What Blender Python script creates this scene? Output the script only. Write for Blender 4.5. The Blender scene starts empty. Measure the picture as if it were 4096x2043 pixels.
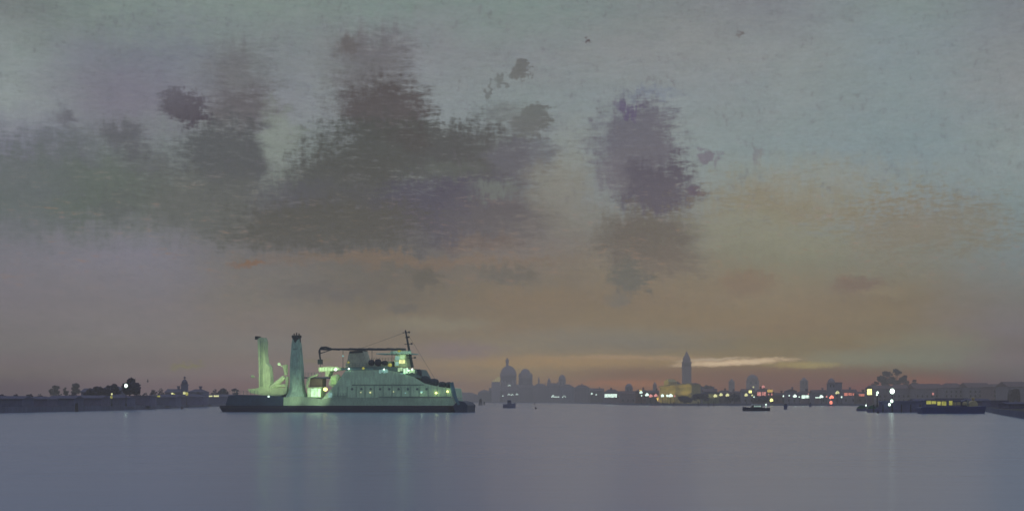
import bpy, bmesh, math, random
from mathutils import Vector, Matrix
R = math.radians
F, H, EYE = 1407.0, 400.3, 3.0            # focal length in picture pixels, horizon row, eye height (m)
C = bpy.context.scene.collection
random.seed(7)

def at(px, d): return (px - 512.0) / F * d            # metres right of the lens axis for a bearing at distance d
def up(py, d): return EYE + (H - py) / F * d          # height (m) seen at row py at distance d

# ------------------------------------------------------------------ materials
def srgb(c):
    return tuple(((v/255.0)/12.92 if v <= 10 else (((v/255.0)+0.055)/1.055)**2.4) for v in c)
MATS = {}
def mat(name, col, rough=0.8, var=0.25, scale=0.6, spec=0.3, metal=0.0):
    if name in MATS: return MATS[name]
    m = bpy.data.materials.new(name); m.use_nodes = True
    nt = m.node_tree; b = nt.nodes['Principled BSDF']
    tc = nt.nodes.new('ShaderNodeTexCoord')
    n = nt.nodes.new('ShaderNodeTexNoise'); n.inputs['Scale'].default_value = scale; n.inputs['Detail'].default_value = 5
    nt.links.new(tc.outputs['Object'], n.inputs['Vector'])
    n2 = nt.nodes.new('ShaderNodeTexNoise'); n2.inputs['Scale'].default_value = scale*7; n2.inputs['Detail'].default_value = 3
    mp = nt.nodes.new('ShaderNodeMapping'); mp.inputs['Scale'].default_value = (1, 1, 0.2)
    nt.links.new(tc.outputs['Object'], mp.inputs['Vector']); nt.links.new(mp.outputs[0], n2.inputs['Vector'])
    ad = nt.nodes.new('ShaderNodeMath'); ad.operation = 'ADD'
    nt.links.new(n.outputs['Fac'], ad.inputs[0]); nt.links.new(n2.outputs['Fac'], ad.inputs[1])
    r = nt.nodes.new('ShaderNodeValToRGB')
    e = r.color_ramp.elements
    e[0].position = 0.35; e[1].position = 0.65
    e[0].color = (*[c*(1-var) for c in col], 1); e[1].color = (*[min(1, c*(1+var)) for c in col], 1)
    hf = nt.nodes.new('ShaderNodeMath'); hf.operation = 'MULTIPLY'; hf.inputs[1].default_value = 0.5
    nt.links.new(ad.outputs[0], hf.inputs[0]); nt.links.new(hf.outputs[0], r.inputs[0])
    nt.links.new(r.outputs[0], b.inputs['Base Color'])
    b.inputs['Roughness'].default_value = rough; b.inputs['Specular IOR Level'].default_value = spec
    b.inputs['Metallic'].default_value = metal
    MATS[name] = m; return m
def glow(name, col, s):
    if name in MATS: return MATS[name]
    m = bpy.data.materials.new(name); m.use_nodes = True
    nt = m.node_tree; b = nt.nodes['Principled BSDF']
    tc = nt.nodes.new('ShaderNodeTexCoord'); n = nt.nodes.new('ShaderNodeTexNoise')
    n.inputs['Scale'].default_value = 1.1; n.inputs['Detail'].default_value = 3
    nt.links.new(tc.outputs['Object'], n.inputs['Vector'])
    mr = nt.nodes.new('ShaderNodeMapRange'); mr.inputs['From Min'].default_value = .35; mr.inputs['From Max'].default_value = .65
    mr.inputs['To Min'].default_value = s*0.6; mr.inputs['To Max'].default_value = s*1.3
    nt.links.new(n.outputs['Fac'], mr.inputs['Value']); nt.links.new(mr.outputs[0], b.inputs['Emission Strength'])
    b.inputs['Base Color'].default_value = (*col, 1); b.inputs['Emission Color'].default_value = (*col, 1)
    b.inputs['Roughness'].default_value = 0.4
    MATS[name] = m; return m

navy    = mat('hull_navy', (.008, .010, .045), .5)
navy2   = mat('bulwark_blue', (.035, .065, .11), .55)
teal    = mat('casing_green_grey', (.54, .78, .50), .6, .20, .35)
teal_d  = mat('casing_dark_green', (.14, .23, .20), .6, .15)
green_l = mat('hull_side_green', (.37, .53, .37), .6, .15)
pale    = mat('pale_green_paint', (.60, .76, .44), .55, .18, .45)
cap     = mat('soot_green', (.035, .055, .055), .7)
rope    = mat('rigging_dark', (.03, .055, .065), .6)
slate   = mat('covered_boat_slate', (.03, .04, .055), .7)
brown   = mat('deck_opening_brown', (.20, .16, .12), .8)
glassd  = mat('dark_glass', (.02, .03, .035), .2, .1, spec=.5)
deckgr  = mat('deck_grey_green', (.22, .30, .26), .8)
wallm = {
 'mauve': mat('mauve_plaster', (.25, .185, .21), .9), 'umber': mat('umber_plaster', (.15, .115, .10), .9),
 'slate': mat('slate_plaster', (.26, .24, .30), .9), 'ink': mat('ink_boards', (.12, .125, .22), .9),
 'plum': mat('plum_boards', (.13, .12, .21), .9), 'rose': mat('rose_brick', (.20, .10, .085), .9),
 'sand': mat('sand_stone', (.52, .44, .20), .9, .2, .2), 'stone': mat('grey_stone', (.40, .32, .33), .9),
 'tower': mat('tower_brick', (.34, .27, .29), .9), 'olive': mat('olive_wall', (.20, .21, .10), .9)}
tile  = mat('roof_tile', (.19, .13, .14), .9)
tiled = mat('roof_dark', (.10, .095, .16), .9)
lead  = mat('dome_lead', (.34, .27, .29), .7)
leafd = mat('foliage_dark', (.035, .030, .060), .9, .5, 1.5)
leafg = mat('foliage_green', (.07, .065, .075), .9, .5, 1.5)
bark  = mat('bark', (.03, .024, .022), .9)
timber= mat('pile_timber', (.035, .028, .030), .9)
iron  = mat('lamp_iron', (.02, .02, .025), .6)
quaym = mat('quay_stone', (.11, .115, .18), .9, .3, .08)
earth = mat('ground_paving', (.06, .055, .06), .95, .3, .05)
white = mat('white_paint', (.7, .72, .68), .5, .1)
blueh = mat('blue_hull', (.022, .034, .15), .45)
greenc= mat('green_tarpaulin', (.03, .10, .06), .8)
tan   = mat('tan_paint', (.45, .38, .22), .6)
buoym = mat('buoy_dark', (.05, .03, .045), .6)

g_white = glow('lamp_white', (.78, 1.0, .84), 1.5)
g_whiteS= glow('lamp_white_strong', (.74, 1.0, .80), 4)
g_yel   = glow('lamp_yellow', (.90, .88, .40), .9)
g_yelS  = glow('lamp_yellow_strong', (.85, .85, .25), 3.0)
g_oliv  = glow('window_olive', (.42, .40, .08), .75)
g_och   = glow('lamp_ochre', (.34, .32, .05), .9)
g_pink  = glow('awning_pink', (.95, .36, .30), .75)
g_red   = glow('lamp_red', (.95, .30, .20), .7)
g_redS  = glow('lamp_red_strong', (1.0, .24, .15), 2.0)
g_gold  = glow('awning_gold', (.85, .55, .12), .8)
g_green = glow('window_pale_green', (.50, .74, .40), .62)
g_greenS= glow('window_green_bright', (.52, .80, .50), 1.3)
g_aqua  = glow('window_aqua', (.34, .60, .52), .45)

# ------------------------------------------------------------------ mesh builder
class MB:
    def __init__(s): s.bm = bmesh.new()
    def _v(s, pts): return [s.bm.verts.new(p) for p in pts]
    def box(s, x0, x1, y0, y1, z0, z1, mi=0):
        v = s._v([(x0,y0,z0),(x1,y0,z0),(x1,y1,z0),(x0,y1,z0),(x0,y0,z1),(x1,y0,z1),(x1,y1,z1),(x0,y1,z1)])
        for f in ((0,3,2,1),(4,5,6,7),(0,1,5,4),(1,2,6,5),(2,3,7,6),(3,0,4,7)):
            s.bm.faces.new([v[i] for i in f]).material_index = mi
        return s
    def prism_y(s, poly, y0, y1, mi=0):      # side profile (x,z) pushed across y
        a = s._v([(x, y0, z) for x, z in poly]); b = s._v([(x, y1, z) for x, z in poly]); n = len(poly)
        fs = [s.bm.faces.new(a), s.bm.faces.new(b[::-1])]
        for i in range(n): fs.append(s.bm.faces.new((a[i], b[i], b[(i+1) % n], a[(i+1) % n])))
        for f in fs: f.material_index = mi
        return s
    def loft(s, rings, cap=True, mi=0):
        rs = [s._v(r) for r in rings]; n = len(rs[0])
        for a, b in zip(rs, rs[1:]):
            for i in range(n): s.bm.faces.new((a[i], a[(i+1) % n], b[(i+1) % n], b[i])).material_index = mi
        if cap:
            s.bm.faces.new(rs[0][::-1]).material_index = mi; s.bm.faces.new(rs[-1]).material_index = mi
        return s
    def lathe(s, x, y, prof, n=14, mi=0):
        return s.loft([[(x + r*math.cos(2*math.pi*k/n), y + r*math.sin(2*math.pi*k/n), z) for k in range(n)] for r, z in prof], True, mi)
    def ball(s, x, y, z, r, n=10, sq=1.0):
        return s.lathe(x, y, [(max(.02*r, r*math.sin(math.pi*k/n)), z - r*sq*math.cos(math.pi*k/n)) for k in range(n+1)], n+2)
    def bar(s, p, q, r0, r1=None, n=6):
        r1 = r0 if r1 is None else r1
        p, q = Vector(p), Vector(q); d = (q-p).normalized()
        u = d.orthogonal().normalized(); w = d.cross(u)
        ring = lambda c, r: [tuple(c + u*r*math.cos(2*math.pi*k/n) + w*r*math.sin(2*math.pi*k/n)) for k in range(n)]
        return s.loft([ring(p, r0), ring(q, r1)])
    def leaf(s, c, size, rnd):
        u = Vector((rnd.gauss(0,1), rnd.gauss(0,1), rnd.gauss(0,1))).normalized(); w = u.orthogonal().normalized()
        c = Vector(c); a = size*rnd.uniform(.6, 1.3); b = a*rnd.uniform(.5, .9)
        s.bm.faces.new(s._v([c-u*a, c+w*b, c+u*a*.9, c-w*b]))
    def build(s, name, m, parent=None, smooth=False):
        bmesh.ops.recalc_face_normals(s.bm, faces=s.bm.faces)
        me = bpy.data.meshes.new(name); s.bm.to_mesh(me); s.bm.free()
        for x in (m if isinstance(m, (list, tuple)) else [m]): me.materials.append(x)
        if smooth:
            for p in me.polygons: p.use_smooth = True
        o = bpy.data.objects.new(name, me); C.objects.link(o); o.parent = parent
        return o
def tag(o, label=None, cat=None, group=None, kind=None):
    if label: o['label'] = label
    if cat: o['category'] = cat
    if group: o['group'] = group
    if kind: o['kind'] = kind
    return o
def thing(name, label, cat, loc=(0,0,0), rz=0, group=None):
    o = bpy.data.objects.new(name, None); C.objects.link(o)
    o.location = loc; o.rotation_euler = (0, 0, rz); o.empty_display_size = .5
    return tag(o, label, cat, group)
def light(kind, loc, energy, col, parent=None, size=.3, target=None, spot=70):
    l = bpy.data.lights.new('lamp_light', kind); l.energy = energy; l.color = col
    if kind == 'POINT': l.shadow_soft_size = size
    if kind == 'SPOT': l.shadow_soft_size = size; l.spot_size = R(spot); l.spot_blend = .9
    o = bpy.data.objects.new('lamp_light', l); C.objects.link(o); o.location = loc; o.parent = parent
    if target is not None: o.rotation_euler = (Vector(target)-Vector(loc)).to_track_quat('-Z', 'Y').to_euler()
    return o

# ------------------------------------------------------------------ the setting
def ground(name, shore, back, z, m, kind='structure'):
    # shore: list of (px bearing, distance); back: closing points (x, y)
    pts = [(at(px, d), d) for px, d in shore] + back
    b = MB(); top = b._v([(x, y, z) for x, y in pts]); bot = b._v([(x, y, -2.5) for x, y in pts]); n = len(pts)
    b.bm.faces.new(top)
    for i in range(n): b.bm.faces.new((top[i], top[(i+1) % n], bot[(i+1) % n], bot[i])).material_index = 1
    return tag(b.build(name, m), kind=kind)
FAR = 2750
ground('left_bank', [(-400, 170), (-60, 322), (6, 352), (60, 395), (110, 440), (155, 525), (215, 800), (330, 1150), (420, 2000), (438, 2380)],
       [(at(438, 2400), FAR), (-2300, FAR), (-2300, 170)], 1.5, [earth, quaym])
ground('city_ground', [(438.5, 2420), (480, 2330), (545, 2200), (590, 1700), (622, 1080), (652, 930), (860, 905), (866, 700), (872, 440), (985, 405), (1003, 300), (1026, 236), (1200, 190), (1900, 120)],
       [(2300, 200), (2300, FAR+2), (at(438.5, 2420)+40, FAR+2)], 1.2, [earth, quaym])

def water():
    b = MB(); v = b._v([(-2400, -500, 0), (2400, -500, 0), (2400, 2800, 0), (-2400, 2800, 0)]); b.bm.faces.new(v)
    m = bpy.data.materials.new('lagoon_water'); m.use_nodes = True
    nt = m.node_tree; p = nt.nodes['Principled BSDF']; N = nt.nodes.new; L = nt.links.new
    tc = N('ShaderNodeTexCoord')
    def noise(sc, det, sx, sy, rot=0, rough=.5):
        mp = N('ShaderNodeMapping'); mp.inputs['Scale'].default_value = (sx, sy, 1); mp.inputs['Rotation'].default_value = (0, 0, rot)
        n = N('ShaderNodeTexNoise'); n.inputs['Scale'].default_value = sc; n.inputs['Detail'].default_value = det; n.inputs['Roughness'].default_value = rough
        L(tc.outputs['Object'], mp.inputs['Vector']); L(mp.outputs[0], n.inputs['Vector']); return n
    big = noise(.010, 4, .5, 1.4); med = noise(.05, 4, .35, 1.6, .1); rip = noise(1.6, 5, .6, 1.0, .2, .6); rip2 = noise(.35, 3, .45, 1.0, -.15)
    r = N('ShaderNodeValToRGB'); e = r.color_ramp.elements
    e[0].position = .32; e[1].position = .70
    e[0].color = WATER_A; e[1].color = WATER_B
    mx = N('ShaderNodeMath'); mx.operation = 'MULTIPLY_ADD'; mx.inputs[1].default_value = .45
    L(med.outputs['Fac'], mx.inputs[0])
    m2 = N('ShaderNodeMath'); m2.operation = 'MULTIPLY'; m2.inputs[1].default_value = .55
    L(big.outputs['Fac'], m2.inputs[0]); L(m2.outputs[0], mx.inputs[2]); L(mx.outputs[0], r.inputs[0])
    L(r.outputs[0], p.inputs['Base Color'])
    p.inputs['Roughness'].default_value = WATER_ROUGH; p.inputs['IOR'].default_value = 1.33
    p.inputs['Specular IOR Level'].default_value = .5
    b1 = N('ShaderNodeBump'); b1.inputs['Strength'].default_value = .18; b1.inputs['Distance'].default_value = .06
    b2 = N('ShaderNodeBump'); b2.inputs['Strength'].default_value = .22; b2.inputs['Distance'].default_value = .16
    L(rip.outputs['Fac'], b1.inputs['Height']); L(rip2.outputs['Fac'], b2.inputs['Height'])
    L(b2.outputs[0], b1.inputs['Normal']); L(b1.outputs[0], p.inputs['Normal'])
    tag(b.build('water', m), kind='structure')
WATER_A = (.215, .29, .43, 1); WATER_B = (.27, .335, .46, 1); WATER_ROUGH = .20
water()

# ------------------------------------------------------------------ haze
HAZE_D = .00047
def haze():
    b = MB(); b.box(-2450, 2450, -520, 2860, -3.5, 112)
    m = bpy.data.materials.new('evening_haze'); m.use_nodes = True; nt = m.node_tree
    nt.nodes.remove(nt.nodes['Principled BSDF'])
    v = nt.nodes.new('ShaderNodeVolumePrincipled'); v.inputs['Color'].default_value = (1.0, .87, .72, 1)
    v.inputs['Density'].default_value = HAZE_D; v.inputs['Anisotropy'].default_value = 0
    nt.links.new(v.outputs[0], nt.nodes['Material Output'].inputs['Volume'])
    tag(b.build('haze', m), kind='stuff')
haze()

# ------------------------------------------------------------------ vegetation
def tree(px0, px1, top, d, label, z0=1.5, m=None, n=650, lean=0, trunk_h=.35, group='trees on the banks', name='broadleaf_tree', seed=None):
    rnd = random.Random(seed if seed is not None else int(px0*7+d))
    m = m or leafd
    x = at((px0+px1)/2, d); w = (px1-px0)/F*d; h = up(top, d) - z0
    t = thing(name, label, 'tree', (x, d, z0), 0, group)
    b = MB(); tr = max(.12, h*.022)
    fork = Vector((lean*h*.2, 0, h*trunk_h))
    b.bar((0, 0, 0), fork, tr*1.3, tr*.9, 7)
    cl = []
    for k in range(7):
        a = 2*math.pi*k/7 + rnd.uniform(-.4, .4); rr = rnd.uniform(.14, .36)*w
        e = Vector((math.cos(a)*rr + lean*h*.45, math.sin(a)*rr, h*rnd.uniform(trunk_h+.12, .84)))
        b.bar(fork, e, tr*.55, tr*.2, 5); cl.append((e, rnd.uniform(.2, .3)*w))
    cl.append((Vector((lean*h*.6, 0, h*.86)), .17*w)); b.build('trunk', bark, t)
    c = MB(); ls = max(.2, w*.085)
    for k in range(n):
        e, r = cl[rnd.randrange(len(cl))]
        v = Vector((rnd.gauss(0,1), rnd.gauss(0,1), rnd.gauss(0,1))).normalized()*r*rnd.random()**.45
        v.z *= .72; q = e+v; q.z = min(q.z, h)
        c.leaf(q, ls, rnd)
    c.build('crown', m, t); return t
def bush(px0, px1, top, d, label, z0=1.5, m=None, n=380, group='bushes on the left bank', name='bush'):
    rnd = random.Random(int(px0*13+d)); x = at((px0+px1)/2, d); w = (px1-px0)/F*d; h = up(top, d)-z0
    b = MB()
    for k in range(5): b.bar((0,0,0), (rnd.uniform(-.3,.3)*w, rnd.uniform(-.3,.3)*w, h*.6), .06, .03, 4)
    for k in range(n):
        u = rnd.uniform(-1, 1); zz = rnd.random()**.7*h*(1-.55*u*u)*rnd.uniform(.8, 1)
        b.leaf((u*w*.5, rnd.uniform(-.35, .35)*w, zz), max(.18, w*.09), rnd)
    o = b.build(name, m or leafd); o.location = (x, d, z0)
    return tag(o, label, 'bush', group)

# ------------------------------------------------------------------ buildings
def building(px0, px1, top, d, label, wall='mauve', roof='gable', z0=1.2, depth=None, cat='building', group='buildings along the far waterfront', lit=(), name='house', roofm=None, rz=0, chim=1, winrows=True):
    x0, x1 = at(px0, d), at(px1, d); w = x1-x0; Ht = up(top, d)-z0; depth = depth or max(8, w*.7)
    rnd = random.Random(int(px0*31+d))
    rh = min(Ht*.28, w*.2, depth*.28) if roof != 'flat' else .5
    hw = Ht-rh
    t = thing(name, label, cat, ((x0+x1)/2, d, z0), rz, group)
    b = MB(); b.box(-w/2, w/2, 0, depth, -.3, hw)
    # string course, plinth and recess frames are part of the wall mesh
    b.box(-w/2-.12, w/2+.12, -.14, depth+.1, hw-.35, hw-.02)
    b.box(-w/2-.1, w/2+.1, -.16, depth+.1, -.3, .7)
    if winrows and hw > 4:
        rows = max(1, int((hw-1.5)//3.4)); cols = max(2, int(w//3.6))
        for r in range(rows):
            for c in range(cols):
                if rnd.random() < .12: continue
                cx = -w/2 + (c+.5)*w/cols; cz = 1.4 + r*3.4
                b.box(cx-.55, cx+.55, -.05, .3, cz, cz+1.7, 1)
                b.box(cx-.75, cx+.75, -.2, .2, cz-.22, cz-.02)
    b.build('wall', [wallm[wall], glassd], t)
    rm = roofm or (tiled if wall in ('ink', 'plum') else tile)
    r = MB()
    if roof == 'gable':
        r.loft([[(-w/2-.4, -.5, hw), (-w/2-.4, depth+.5, hw), (-w/2-.4, depth/2, Ht)], [(w/2+.4, -.5, hw), (w/2+.4, depth+.5, hw), (w/2+.4, depth/2, Ht)]])
    elif roof == 'hip':
        i = min(w*.3, depth*.5)
        lo = [(-w/2-.4, -.5, hw), (w/2+.4, -.5, hw), (w/2+.4, depth+.5, hw), (-w/2-.4, depth+.5, hw)]
        hi = [(-w/2+i, depth*.42, Ht), (w/2-i, depth*.42, Ht), (w/2-i, depth*.58, Ht), (-w/2+i, depth*.58, Ht)]
        r.loft([lo, hi])
    elif roof == 'front':
        r.loft([[(-w/2-.4, -.5, hw), (w/2+.4, -.5, hw), (0, -.5, Ht)], [(-w/2-.4, depth+.5, hw), (w/2+.4, depth+.5, hw), (0, depth+.5, Ht)]])
    else:
        r.box(-w/2-.25, w/2+.25, -.25, depth+.25, hw, Ht)
    ro = r.build('roof', rm, t)
    for k in range(chim):
        cx = rnd.uniform(-.38, .38)*w; ch = MB(); cs = max(.5, w*.02)
        zb = hw + .1; ch.box(cx-cs, cx+cs, depth*.3, depth*.3+2*cs, zb, Ht+.9); ch.box(cx-cs*1.5, cx+cs*1.5, depth*.3-cs*.5, depth*.3+cs*2.5, Ht+.9, Ht+1.5)
        ch.build('chimney', wallm[wall], ro)
    for (a0, a1, b0, b1, gm) in lit:       # lit openings: px0, px1, py top, py bottom, material
        q = MB(); xa, xb = at(a0, d)-(x0+x1)/2, at(a1, d)-(x0+x1)/2; za, zb = up(b1, d)-z0, up(b0, d)-z0
        za = max(za, .05)
        n = max(1, int((xb-xa)/3.0)); g = (xb-xa)/n
        for k in range(n): q.box(xa+k*g+.12*g, xa+(k+1)*g-.08*g, -.30, -.22, za + rnd.uniform(0, .12)*(zb-za), zb - rnd.uniform(0, .15)*(zb-za))
        q.build('lit_window', gm, t)
    return t

LB = 'buildings on the left bank'
# low dark sheds along the left bank
sh = [(-60, -12, 395.5, 352, 'ink', 'gable', 'low ink dark boat shed at the left edge of the bank'),
      (-10, 22, 395.2, 368, 'ink', 'gable', 'low dark boat shed first from the left edge, even ridge'),
      (23, 47, 395.6, 392, 'plum', 'hip', 'low dark plum shed with hipped roof between two gabled sheds'),
      (48, 74, 394.8, 415, 'ink', 'gable', 'dark shed on the bank below the three lilac trees'),
      (75, 101, 394.6, 440, 'plum', 'gable', 'dark plum shed left of the yellow window on the bank'),
      (102, 128, 394.2, 470, 'ink', 'hip', 'dark shed under the big leaning tree with yellow light'),
      (129, 150, 394.8, 505, 'plum', 'flat', 'low flat roofed dark shed right of the big leaning tree'),
      (150.6, 176, 393.8, 560, 'ink', 'gable', 'dark shed with a yellow lit window strip left of the little tower'),
      (177, 203, 393.4, 640, 'plum', 'hip', 'dark shed in front of the little domed tower'),
      (204, 232, 393.6, 760, 'ink', 'gable', 'dark shed with a long pale lit strip behind the ferry stern')]
for i, (a, b_, tp, d, w_, rf, lb) in enumerate(sh):
    lit = []
    if i == 5: lit = [(110.4, 112.8, 391.6+3.6, 398.0, g_oliv)]
    if i == 7: lit = [(152, 161, 394.6, 396.4, g_oliv)]
    if i == 9: lit = [(206.6, 219.5, 394.6, 396.2, g_yel)]
    building(a, b_, tp, d, lb, w_, rf, 1.5, 9, 'shed', LB, lit, 'boat_shed', chim=0, winrows=False)
building(81, 100, 387.6, 620, 'long dark house with tiled roof between lilac trees and leaning tree', 'plum', 'gable', 1.5, 12, 'house', LB, [], chim=0)
building(99, 119, 385.2, 600, 'taller dark house joining the crown of the big leaning tree', 'ink', 'hip', 1.5, 12, 'house', LB, [(110.6, 112.6, 391, 393.8, g_yel)], chim=0)
building(165, 182, 388.2, 720, 'dark house at the left foot of the little domed tower', 'plum', 'gable', 1.5, 14, 'house', LB, [(171, 173.6, 392, 393.9, g_yel)])
building(188, 203, 388.4, 715, 'dark house at the right foot of the little domed tower', 'ink', 'hip', 1.5, 14, 'house', LB, [])
# trees of the left bank
TG = 'trees on the left bank'
tree(49, 60.5, 383.6, 900, 'lilac hazy rounded tree, leftmost on the left bank skyline', m=leafg, group=TG)
tree(62.5, 68.5, 385.0, 880, 'small hazy tree, middle one of the three lilac trees', m=leafg, group=TG)
tree(69, 80, 380.8, 860, 'hazy tree leaning right, tallest of the three lilac trees', m=leafg, lean=.12, group=TG)
tree(110.5, 121, 381.2, 490, 'small dark tree against the left side of the big leaning tree', group=TG, lean=-.1)
tree(118, 139, 376.6, 480, 'big dark tree leaning right on the left bank, white lamp in front', lean=.14, n=1600, trunk_h=.35, group=TG)
tree(84, 97, 387.2, 560, 'low rounded dark tree, first of the row rising to the leaning tree', group=TG)
tree(94, 107, 385.2, 550, 'rounded dark tree, second of the row rising to the leaning tree', group=TG)
tree(102, 115, 383.6, 540, 'rounded dark tree, third of the row rising to the leaning tree', group=TG)
bush(136, 141, 387.5, 520, 'dark upright bush right of the big leaning tree')
bush(149, 158, 387.6, 640, 'dark low bush left of the little domed tower, gap beside it')
bush(157, 165, 387.0, 650, 'dark spiky bush next to the house with a yellow window')
bush(210, 219, 388.4, 820, 'dark bush above the long pale lit strip')
tree(217, 229, 387.0, 830, 'dark round tree on the bank behind the ferry stern', group=TG)
tree(232, 239, 386.2, 840, 'small dark tree rising just above the ferry stern', group=TG)

for i, (px, w_, tp, word) in enumerate([(2, 12, 393.0, 'first'), (16, 9, 392.6, 'second'), (29, 13, 393.4, 'third'), (40, 8, 392.2, 'fourth'), (59, 10, 392.4, 'fifth'), (73, 12, 391.6, 'sixth'), (145, 9, 391.6, 'seventh'), (198, 8, 390.6, 'eighth')]):
    bush(px-w_/2, px+w_/2, tp, 415+i*38 if i < 6 else 600+i*10, word+' from the left of the low bushes showing over the bank sheds', group='low bushes behind the bank sheds')
# little domed tower on the left bank
def small_tower():
    d = 690; x = at(184.6, d); t = thing('lantern_tower', 'small dark domed tower with finial on the left bank', 'tower', (x, d, 1.5))
    w = 1.45; zs = up(383.6, d)-1.5; b = MB(); b.box(-w, w, -w, w, 0, zs); b.box(-w*1.15, w*1.15, -w*1.15, w*1.15, zs-.5, zs)
    b.box(-w*1.1, w*1.1, -w*1.1, w*1.1, zs*.6, zs*.6+.3); b.build('shaft', wallm['ink'], t)
    b = MB(); b.lathe(0, 0, [(w*1.05, zs), (w*1.05, zs+.7), (w*.9, zs+1.4), (w*.5, zs+2.1), (.25, zs+2.5)]); b.build('dome', tiled, t, True)
    b = MB(); b.bar((0,0,zs+2.4), (0,0,up(375.4, d)-1.5), .15, .08); b.ball(0, 0, up(377, d)-1.5, .55); b.build('finial', tiled, t)
    b = MB(); b.box(-.4, .8, -w-.1, -w-.02, up(393.6, d)-1.5, up(390.8, d)-1.5); b.build('lit_window', g_yel, t)
small_tower()

# ---- church with two domes
def church():
    d = 2350; t = thing('domed_church', 'hazy church with one great dome and a smaller dome beside it', 'church', (at(513, d), d, 1.2))
    s = d/F; X = lambda px: at(px, d)-at(513, d); Z = lambda py: up(py, d)-1.2
    b = MB()
    b.lathe(X(509), 22, [(17.5, 0), (17.5, Z(384)), (16.2, Z(383.6))], 8)
    b.box(X(500.5), X(505), 2, 14, 0, Z(385)); b.box(X(513), X(521), 4, 20, 0, Z(386)); b.box(X(521), X(531), 8, 36, 0, Z(384.6))
    b.prism_y([(X(505), 0), (X(513), 0), (X(513), Z(384)), (X(509), Z(381)), (X(505), Z(384))], -2, 10)
    b.build('wall', wallm['stone'], t)
    def dome(cx, cy, r, py0, py1, name, extra=None):
        z0, z1 = Z(py0), Z(py1); hh = z1-z0; b = MB()
        b.lathe(cx, cy, [(r*.94, Z(389)), (r*.94, z0), (r, z0+.3)] + [(max(.6, r*math.cos(a)), z0+.3+hh*math.sin(a)) for a in [k*math.pi/18 for k in range(1, 10)]], 24)
        return b.build(name, lead, t, True)
    great = dome(X(508.3), 22, 14.2, 376, 364.8, 'great_dome')
    dome(X(525.5), 26, 10.8, 378.5, 367.8, 'small_dome')
    b = MB(); cx = X(507.2)
    b.lathe(cx, 22, [(2.2, Z(365.2)), (2.2, Z(361)), (3.0, Z(360.8)), (2.6, Z(359)), (.7, Z(357.4)), (.15, Z(356.2))], 10); b.build('lantern', lead, great)
    for px in (519.5, 532):
        b = MB(); b.box(X(px)-1.4, X(px)+1.4, 30, 33, Z(386), Z(375)); b.lathe(X(px), 31.5, [(1.9, Z(375)), (1.2, Z(374)), (.1, Z(371.5))], 8); b.build('bell_turret', wallm['stone'], t)
    for px in (502, 505, 512.5, 515):
        b = MB(); b.lathe(X(px), 8, [(1.6, Z(385)), (2.3, Z(382.5)), (1.4, Z(380.5)), (.2, Z(379.4))], 10); b.build('scroll_buttress', wallm['stone'], t)
    return t
church()
def lit_facade():
    d = 2300; x0, x1 = at(491.5, d), at(500, d); t = thing('floodlit_house', 'small yellow floodlit house at the left foot of the domed church', 'house', ((x0+x1)/2, d, 1.2), 0, 'buildings along the far waterfront')
    w = x1-x0; z0, z1 = up(381.2, d)-1.2, up(376, d)-1.2
    b = MB(); b.box(-w/2, w/2, 0, 10, 0, z0); b.build('wall', wallm['stone'], t)
    b = MB(); b.prism_y([(-w/2, z0), (w/2, z0), (w/2, z1), (w*.1, z1-1.5), (-w*.2, z0+3)], -.2, 10); b.build('gable', glow('painted_floodlight_yellow', (.50, .40, .13), .75), t)  # gable itself emits: the floodlight on it is painted in as glow
lit_facade()

# ---- great bell tower
def campanile():
    d = 2300; x = at(686.6, d); s = d/F; Z = lambda py: up(py, d)-1.2
    t = thing('bell_tower', 'tall hazy mauve bell tower with pyramid spire, tallest on the waterfront', 'tower', (x, d, 1.2))
    w = 4.35*s; b = MB(); b.box(-w*.96, w*.96, -w, w, 0, Z(367.5))
    for k in range(-3, 4): b.box(k*w/4-.45, k*w/4+.45, -w-.25, -w+.2, 4, Z(369))
    b.build('shaft', wallm['tower'], t)
    b = MB(); b.box(-w*1.06, w*1.06, -w*1.1, w*1.1, Z(367.5), Z(366.4)); b.box(-w*.98, w*.98, -w*.98, w*.98, Z(366.4), Z(362)); b.box(-w*1.05, w*1.05, -w*1.08, w*1.08, Z(362), Z(361.2))
    for k in range(4): b.box(-w*.8+k*w*.42, -w*.55+k*w*.42, -w*1.04, -w*.9, Z(366), Z(362.6), 1)
    b.build('belfry', [wallm['tower'], glassd], t)
    b = MB(); b.box(-w*.8, w*.8, -w*.8, w*.8, Z(361.2), Z(358.6)); b.build('attic', wallm['tower'], t)
    b = MB(); b.loft([[(-w*.82, -w*.82, Z(358.6)), (w*.82, -w*.82, Z(358.6)), (w*.82, w*.82, Z(358.6)), (-w*.82, w*.82, Z(358.6))], [(-.35, -.35, Z(350.6)), (.35, -.35, Z(350.6)), (.35, .35, Z(350.6)), (-.35, .35, Z(350.6))]]); sp = b.build('spire', lead, t)
    b = MB(); b.bar((0,0,Z(350.7)), (0,0,Z(349.2)), .3, .15); b.build('statue', lead, sp)
campanile()

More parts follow.
